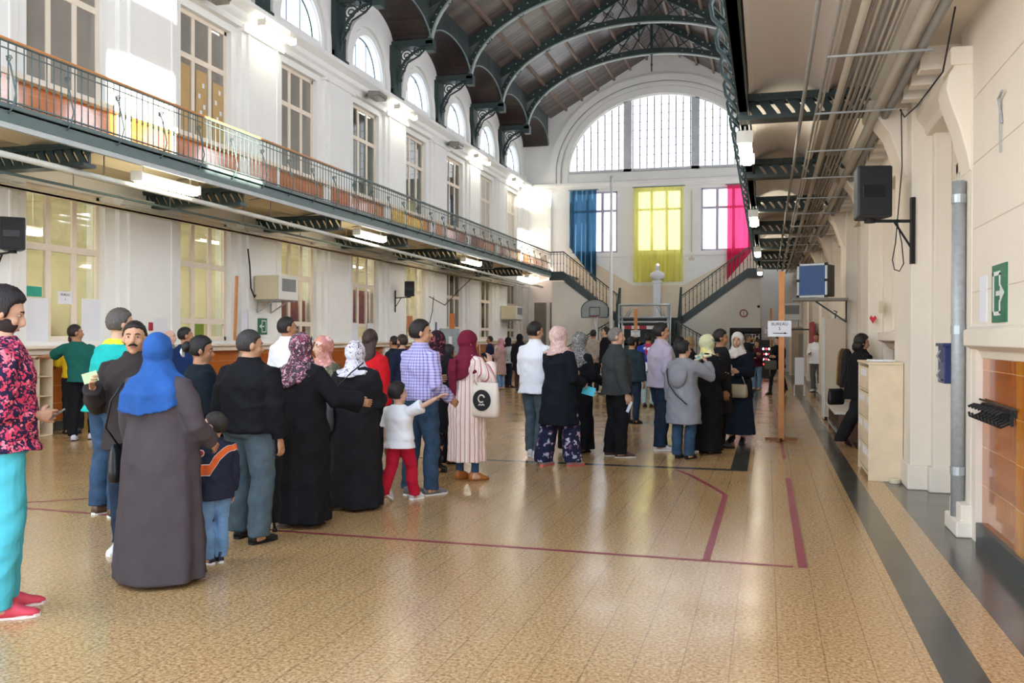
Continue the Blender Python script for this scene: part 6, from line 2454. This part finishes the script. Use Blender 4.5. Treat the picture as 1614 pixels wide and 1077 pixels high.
person(-0.430, 14.369, 1.667, 196, 'woman in white headscarf and long navy skirt looking towards the left', 'f', 1.08, .0, T3, .011, head=(-8, 0), arms=('hold', 'hold'), st=.1, dress=dict(m=cloth('navy_skirt', '#1c2634', var=.1), hem=.14, hip=.185, hemw=.235, o=.02, fold=.03, nf=11, name='skirt'), coat=dict(m=cloth('navy_coat', '#161a26'), hem=.72, hemw=.19, o=.04, name='coat'), scarf=dict(m=cloth('off_white_scarf', '#cfc8c4', var=.06), drop=1.34, spread=.17, thick=.035), shoes='#141414', heel=True)
# far right group
person(-0.550, 27.825, 1.692, 96, 'man in dark suit facing right behind the white headscarf', 'm', 1.1, .02, T2, .017, arms=('hold', 'hold'), coat=dict(m=cloth('charcoal_suit', '#20232a'), hem=.76, hemw=.18, o=.03, name='suit_jacket'), bottom=dict(m=cloth('charcoal_suit', '#20232a')), hair=('crop', '#3a332e'))
person(-0.291, 28.921, 1.504, 205, 'woman in maroon waistcoat and light blue jeans in the far group', 'f', 1.02, .0, T3, .017, arms=('hold', 'hold'), top=dict(m=cloth('maroon_waistcoat', '#4a1f2c'), hem=.82, o=.024, name='waistcoat'), bottom=dict(m=jeanl), hair=('woman', '#3a281e'), shoes='#c8a890')
person(0.297, 26.854, 1.620, 215, 'woman in black jacket walking behind the wooden sign post', 'f', 1.12, .0, T3, .016, head=(10, 4), arms=('hold', 'hold'), st=.12, stride=.24, coat=dict(m=blk, hem=.8, hemw=.18, o=.03, name='jacket'), bottom=dict(m=blk2, o=.01, leg=.85), hair=('woman', '#2c1e18'))
person(-1.585, 17.617, 1.608, 82, 'dark-haired man in dark clothes behind the short woman in grey', 'm', 1.0, .0, T2, .017, top=dict(m=blk, hem=.8), bottom=dict(m=jeand), hair=('crop', '#1c1614'))
person(-1.492, 18.681, 1.609, 60, 'blonde woman behind the short woman in grey', 'f', 1.0, .0, T3, .017, top=dict(m=blk2, hem=.8), bottom=dict(m=jeand), hair=('long', '#9a8058'))
person(1.408, 28.461, 1.717, 205, 'man in white shirt and grey trousers by the tall beige panel', 'm', 1.06, .02, T2, .016, arms=(((.3, .0, -1), (.1, .5, -.6)), 'hold'), top=dict(m=whitec, hem=.84, sleeve=.9, o=.028, loose=1.08), bottom=dict(m=cloth('grey_cotton', '#62605e'), leg=1.1), hair=('crop', '#1c1614'), shoes='#d8d8d8')
person(1.282, 14.379, 1.641, 62, 'dark-haired woman in black suit walking towards the right wall', 'f', 1.12, .0, T3, .011, head=(16, 8), arms=(((.2, -.15, -1), (0, .1, -1)), 'hold'), st=.09, stride=-.34, lean=.1, coat=dict(m=blk, hem=.74, hemw=.19, o=.032, collar=1, name='jacket'), bottom=dict(m=blk2, o=.022, leg=1.25, hem=.05), hair=('bob', '#1c1312'), shoes='#2a2026')
# far left
person(-10.102, 11.831, 1.768, -24, 'man in green T-shirt leaning on the counter', 'm', 1.04, .0, T2, .013, head=(60, 0), side_lean=-.16,
       arms=(((.75, .5, -.4), (.75, .6, -.05)), ((.35, .0, -1), (.05, .25, -1))), st=.12, stride=.08, top=dict(m=cloth('dark_green_cotton', '#1c5a50', var=.06), hem=.88, o=.026, sleeve=.46, loose=1.06, name='t_shirt'), bottom=dict(m=blk, o=.016), hair=('crop', '#1e1714'), shoes='#c8c8cc')
person(-10.896, 12.545, 1.654, -50, 'person in black trousers and yellow top hidden behind the man in green', 'm', 1.0, .0, T2, .016, arms=('reach', 'reach'), st=.1, top=dict(m=cloth('yellow_top', '#d8b424'), hem=.95, sleeve=.46), bottom=dict(m=blk2), hair=('crop', '#1e1714'))
person(-8.407, 27.721, 1.618, 262, 'man in dark blue shirt at the far counter', 'm', 1.0, .02, T2, .018, arms=('hold', 'hold'), top=dict(m=cloth('dark_blue_shirt', '#20263c'), hem=.84), bottom=dict(m=blk2), hair=('crop', '#1c1614'))
person(-8.140, 26.708, 0.809, 20, 'small child in grey top and pink trousers', 'f', 1.1, .0, T3, .018, hs=1.36, top=dict(m=cloth('grey_top', '#8a98a0'), hem=.8), bottom=dict(m=cloth('pink_trousers', '#c8486a')), hair=('bob', '#2a2018'), shoes='#c85a6a')
person(-7.792, 26.822, 1.541, 285, 'woman in pink headscarf and long dusty pink coat', 'f', 1.04, .0, T3, .018, arms=('hold', 'hold'), coat=dict(m=cloth('dusty_pink', '#b09088'), hem=.5, hemw=.19, o=.026, name='long_coat'), bottom=dict(m=jeanl), scarf=dict(m=cloth('rose_scarf', '#c08a92'), drop=1.28, spread=.16), shoes='#c8a090')
person(-7.856, 27.902, 1.580, 40, 'woman in white top and black headscarf beside the dusty pink coat', 'f', 1.0, .0, T2, .018, arms=('front', 'down'), top=dict(m=cloth('pale_blue_white', '#c8d0d8'), hem=.84), bottom=dict(m=jeand), scarf=dict(m=blk2, drop=1.38, spread=.13))
person(-7.071, 26.366, 1.676, 12, 'person in long dark hooded coat near the air conditioner', 'm', 1.06, .02, T2, .018, coat=dict(m=blk2, hem=.62, hemw=.19, o=.03, name='coat'), bottom=dict(m=cloth('dark_brown_cotton', '#3c3430')), scarf=dict(m=blk2, drop=1.4, spread=.12), shoes='#4a342a')

# ------------------------------------------------------------------ things people hold or carry
def hand_of(label, sd):
    root, Mw, J = PEOPLE[label]
    return J[sd], Mw
def sheet(name, lab, cat, label, sd, w_, h_, m_, tilt=(0, 0, 0), fwd=.13, dz=.0):
    (wr, fo, sh), Mw = hand_of(label, sd)
    c = wr + fo.normalized() * fwd + Vector((0, 0, dz))
    m = MB()
    m.obox((0, 0, 0), w_, .004, h_)
    o = m.build(name, m_, None, origin=(0, 0, 0))
    o.location = c
    ang = Mw.to_euler()
    o.rotation_euler = (tilt[0], tilt[1], ang.z + tilt[2])
    return tag(o, lab, cat)
L_ = {k.split(' ')[0] + str(i): k for i, k in enumerate(PEOPLE)}
def who(part):
    return next(k for k in PEOPLE if part in k)
o = sheet('phone', 'dark phone held by the man in red floral shirt', 'phone', who('red floral shirt'), 1, .075, .15, mat('phone_black', '#22242a', .25), (-1.0, 0, 0), .11)
sheet('card', 'pale green folded card in the hand of the moustached man', 'card', who('moustached'), 1, .1, .075, mat('pale_green_card', '#b8c89a', .7), (.2, .3, .3), .12)
sheet('papers', 'sheaf of white papers held by the woman in speckled grey headscarf', 'papers', who('speckled grey'), 1, .15, .21, paper, (-.5, .3, .5), .14, -.06)
sheet('folder', 'bright cyan folder held low by the woman in navy cardigan', 'folder', who('pastel floral'), 1, .16, .11, mat('cyan_card', '#4ac0d8', .6), (-.2, .25, .6), .15, -.05)
sheet('papers', 'white papers held by the woman in white headscarf', 'papers', who('white headscarf and long navy'), 1, .14, .2, paper, (-.6, .2, .3), .12)
sheet('papers', 'white papers held behind the back of the man in beige shirt', 'papers', who('beige shirt'), 1, .14, .1, paper, (0, 0, 0), .1)
sheet('papers', 'white leaflet in the hand of the grey-haired man', 'papers', who('grey-haired man in dark'), 1, .06, .15, paper, (-.3, .2, .3), .12, -.05)
def pouch(name, lab, cat, loc, rz, w_, d_, h_, m_, strap_to=None, top=1.0, strap_m=None, handle=0, extra=None):
    """soft bag: rounded body that bulges below, a strap or handles"""
    t = thing(name, lab, cat, loc, rz)
    m = MB()
    rr = []
    for z, k, q in ((0, .8, .6), (.06, .98, .95), (.3, 1.0, 1.0), (.7, .96, .8), (1.0, .9 * top, .35)):
        rr.append([(w_ / 2 * k * math.copysign(abs(math.cos(a)) ** .6, math.cos(a)), d_ / 2 * q * math.copysign(abs(math.sin(a)) ** .6, math.sin(a)), z * h_) for a in [2 * PI * i / 28 for i in range(28)]])
    m.loft(rr)
    m.build('body', m_, t, smooth=True)
    R_ = Matrix.Rotation(-rz, 3, 'Z')
    if strap_to is not None:
        for pts in strap_to:
            P_ = [R_ @ (Vector(p) - Vector(loc)) for p in pts]
            m = MB()
            m.tube(P_, .007, 6, flat=1)
            m.build('strap', strap_m or m_, t, smooth=True)
    if handle:
        for yy in (-d_ * .15, d_ * .15):
            m = MB()
            m.tube([(w_ * .22 * -1, yy, h_ * .97), (w_ * -.2, yy, h_ + handle * .7), (0, yy, h_ + handle), (w_ * .2, yy, h_ + handle * .7), (w_ * .22, yy, h_ * .97)], .01, 6)
            m.build('handle', strap_m or m_, t, smooth=True)
    return t
def body_pt(label, x, y, z):
    return PEOPLE[label][1] @ Vector((x, y, z))
leather_b = mat('black_leather', '#17161a', .4, bump=.2, bscale=90)
# shoulder bag of the woman in blue headscarf, on her left hip
k = who('bright blue')
p = body_pt(k, -.36, .06, .62)
rz_ = PEOPLE[k][0].rotation_euler.z
pouch('shoulder_bag', 'black shoulder bag at the left hip of the woman in blue headscarf', 'bag', p, rz_ + PI / 2, .26, .1, .26, leather_b,
      [[body_pt(k, -.33, -.02, .86), body_pt(k, -.34, -.13, 1.0), body_pt(k, -.26, -.165, 1.18), body_pt(k, -.2, -.12, 1.3)]])
# grey bag of the woman in black and white scarf
k = who('white and black patterned')
p = body_pt(k, -.26, -.17, .72)
pouch('shoulder_bag', 'soft grey bag hanging behind the woman in white and black headscarf', 'bag', p, PEOPLE[k][0].rotation_euler.z, .24, .13, .3, cloth('grey_nylon', '#55585c'),
      [[body_pt(k, -.2, -.2, 1.0), body_pt(k, -.08, -.215, 1.12), body_pt(k, .06, -.19, 1.27), body_pt(k, .15, -.12, 1.36)]], strap_m=leather_b)
# canvas tote with a dark round print
k = who('maroon headscarf')
p = body_pt(k, .31, .02, .72)
rz_ = PEOPLE[k][0].rotation_euler.z
canvas = cloth('cream_canvas', '#d6cabb', var=.05)
t = pouch('tote_bag', 'cream canvas tote bag with dark round print carried by the woman in striped tunic', 'bag', p, rz_ + .35, .36, .13, .38, canvas,
          [[body_pt(k, .24, -.05, 1.08), body_pt(k, .19, -.1, 1.25), body_pt(k, .16, -.05, 1.36)], [body_pt(k, .36, .08, 1.08), body_pt(k, .24, .1, 1.25), body_pt(k, .17, .04, 1.36)]])
m = MB()
m.prism([(.115 * math.cos(2 * PI * i / 30), .19 + .115 * math.sin(2 * PI * i / 30)) for i in range(30)], fnY, -.072, -.060)
o = m.build('round_print', mat('print_black', '#1e1e22', .8), t)
m = MB()
m.tube(spiral((.0, .205), .045, .035, .4, .8, lambda u, v: (u, -.074, v), 16), .008, 6)
m.tube([(-.035, -.074, .135), (-.02, -.074, .15), (0, -.074, .135), (.02, -.074, .15), (.04, -.074, .137)], .007, 6)
m.build('print_mark', canvas, o)
# beige handbag of the woman in white headscarf
k = who('white headscarf and long navy')
p = body_pt(k, -.06, .24, .70)
pouch('handbag', 'beige handbag hanging in front of the woman in white headscarf', 'bag', p, PEOPLE[k][0].rotation_euler.z, .34, .12, .2, mat('beige_leather', '#a89a80', .5, bump=.1),
      [[body_pt(k, -.2, .24, .88), body_pt(k, -.14, .22, 1.02), body_pt(k, -.1, .24, 1.1)]], strap_m=steel)
# black bag of the walking woman
k = who('black suit walking')
p = body_pt(k, -.24, -.2, .6)
pouch('handbag', 'black handbag swinging behind the woman in black suit', 'bag', p, PEOPLE[k][0].rotation_euler.z + PI / 2, .26, .1, .24, leather_b, [[body_pt(k, -.22, -.14, .8), body_pt(k, -.24, -.1, 1.0), body_pt(k, -.2, -.04, 1.36)]])
k = who('black jacket walking')
p = body_pt(k, .1, .2, .7)
pouch('handbag', 'olive grey bag held by the woman in black jacket behind the sign post', 'bag', p, PEOPLE[k][0].rotation_euler.z, .4, .12, .26, cloth('olive_grey', '#55564a'), [[body_pt(k, .0, .2, .95), body_pt(k, .08, .2, 1.1), body_pt(k, .15, .12, 1.3)]])
# walking stick between the legs of the man in black jacket
k = who('broad man in black jacket')
a, b = body_pt(k, -.02, .34, .0), body_pt(k, -.1, .30, .84)
m = MB()
m.tube([a, b], .011, 8)
m.tube([b, b + Vector((0, .02, .03)), b + Vector((0, .08, .03))], .014, 8)
m.tube([a, a + Vector((0, 0, .03))], .018, 8)
tag(m.build('walking_stick', rub, smooth=True), 'thin black walking stick seen between the legs of the man in black jacket', 'stick')
# clip in the hair of the dark-haired woman
k = who('white hair clip')
root, Mw, J = PEOPLE[k]
H_ = max(v.co.z for v in root.data.vertices)
m = MB()
m.tube([(-.05, -.125, H_ - .17), (-.06, -.13, H_ - .13), (-.05, -.12, H_ - .09)], [.01, .016, .01], 8)
m.tube([(-.035, -.14, H_ - .16), (-.045, -.145, H_ - .13), (-.035, -.14, H_ - .1)], [.008, .012, .008], 8)
m.build('hair_clip', white_p, root, smooth=True)
# two-colour yoke on the small boy's jacket
def recolour(label, child, test, m_):
    root = PEOPLE[label][0]
    for o in root.children:
        if o.name.split('.')[0] == child:
            o.data.materials.append(m_)
            k_ = len(o.data.materials) - 1
            for p_ in o.data.polygons:
                if test(p_.center, p_.normal):
                    p_.material_index = k_
k = who('tall grey-haired man in teal')
H_ = max(v.co.z for v in PEOPLE[k][0].data.vertices)
recolour(k, 'shirt', lambda c, n: c.z > .83 * H_, cloth('lime_collar', '#c8d83a'))

# hood lying on the back of the long grey coat
k = who('short woman in long light grey')
root = PEOPLE[k][0]
H_ = max(v.co.z for v in root.data.vertices)
m = MB()
n = 28
rr = []
for z, a, b, yo in ((.60, .02, .02, -.15), (.63, .09, .05, -.165), (.68, .125, .075, -.16), (.74, .13, .075, -.14), (.79, .12, .06, -.105), (.815, .1, .04, -.075)):
    rr.append([(a * math.cos(2 * PI * i / n), yo + b * math.sin(2 * PI * i / n) * (1 + .12 * math.sin(4 * PI * i / n)), z * H_) for i in range(n)])
m.loft(rr)
m.build('hood', MATS['light_grey_knit'], root, smooth=True)
m = MB()
m.tube([(-.2, -.02, .80 * H_), (-.18, -.13, .74 * H_), (-.1, -.22, .64 * H_), (.02, -.235, .55 * H_), (.16, -.2, .47 * H_)], .008, 6)
tag(thing('shoulder_strap', 'thin dark bag strap across the back of the woman in long grey coat', 'strap', root.location, root.rotation_euler.z), None, None)
st_ = [o for o in COL.objects if o.name.startswith('shoulder_strap')][-1]
m.build('strap', leather_b, st_, smooth=True)


# ------------------------------------------------------------------ light
w = bpy.data.worlds.new('sky')
SC.world = w
w.use_nodes = True
nt = w.node_tree
bg = nt.nodes['Background']
tc = nt.nodes.new('ShaderNodeTexCoord')
sx = nt.nodes.new('ShaderNodeSeparateXYZ')
nt.links.new(tc.outputs['Generated'], sx.inputs[0])
rp = nt.nodes.new('ShaderNodeValToRGB')
rp.color_ramp.elements[0].position = .0
rp.color_ramp.elements[0].color = (.8, .82, .85, 1)
rp.color_ramp.elements[1].position = .6
rp.color_ramp.elements[1].color = (.62, .78, 1, 1)
nt.links.new(sx.outputs[2], rp.inputs[0])
nt.links.new(rp.outputs[0], bg.inputs[0])
bg.inputs[1].default_value = 3.2
sd = bpy.data.lights.new('sun', 'SUN')
sd.energy = 22.0
sd.angle = math.radians(.6)
sd.color = (1, .93, .82)
sun = bpy.data.objects.new('sun', sd)
COL.objects.link(sun)
src_, dst = Vector((2.0, 13.3, 7.6)), Vector((XL, 15.2, 6.0))
sun.rotation_euler = (dst - src_).to_track_quat('-Z', 'Y').to_euler()
SC.view_settings.exposure = 0.42

# ------------------------------------------------------------------ camera
cd = bpy.data.cameras.new('camera')
cam = bpy.data.objects.new('camera', cd)
COL.objects.link(cam)
cd.sensor_width = 36.0
cd.lens = 1450.0 / 1614.0 * 36.0
cd.clip_end = 200
yaw = math.atan(402 / 1450.0)
pitch = math.atan(7.5 / 1450.0)
Fv = Vector((-math.sin(yaw) * math.cos(pitch), math.cos(yaw) * math.cos(pitch), -math.sin(pitch)))
Rv = Vector((math.cos(yaw), math.sin(yaw), 0))
Uv = Rv.cross(Fv)
ro = math.radians(.15)
R2, U2 = Rv * math.cos(ro) + Uv * math.sin(ro), Uv * math.cos(ro) - Rv * math.sin(ro)
cam.matrix_world = Matrix(((R2.x, U2.x, -Fv.x, 0), (R2.y, U2.y, -Fv.y, 0), (R2.z, U2.z, -Fv.z, 1.6), (0, 0, 0, 1)))
SC.camera = cam
SC.view_settings.view_transform = 'Standard'
SC.view_settings.look = 'None'
SC.view_settings.gamma = 1.0
SC.view_settings.use_curve_mapping = False
SC.cycles.use_denoising = True
SC.cycles.max_bounces = 8
SC.cycles.diffuse_bounces = 4
SC.cycles.glossy_bounces = 3
SC.cycles.transmission_bounces = 4
SC.cycles.sample_clamp_indirect = 6.0
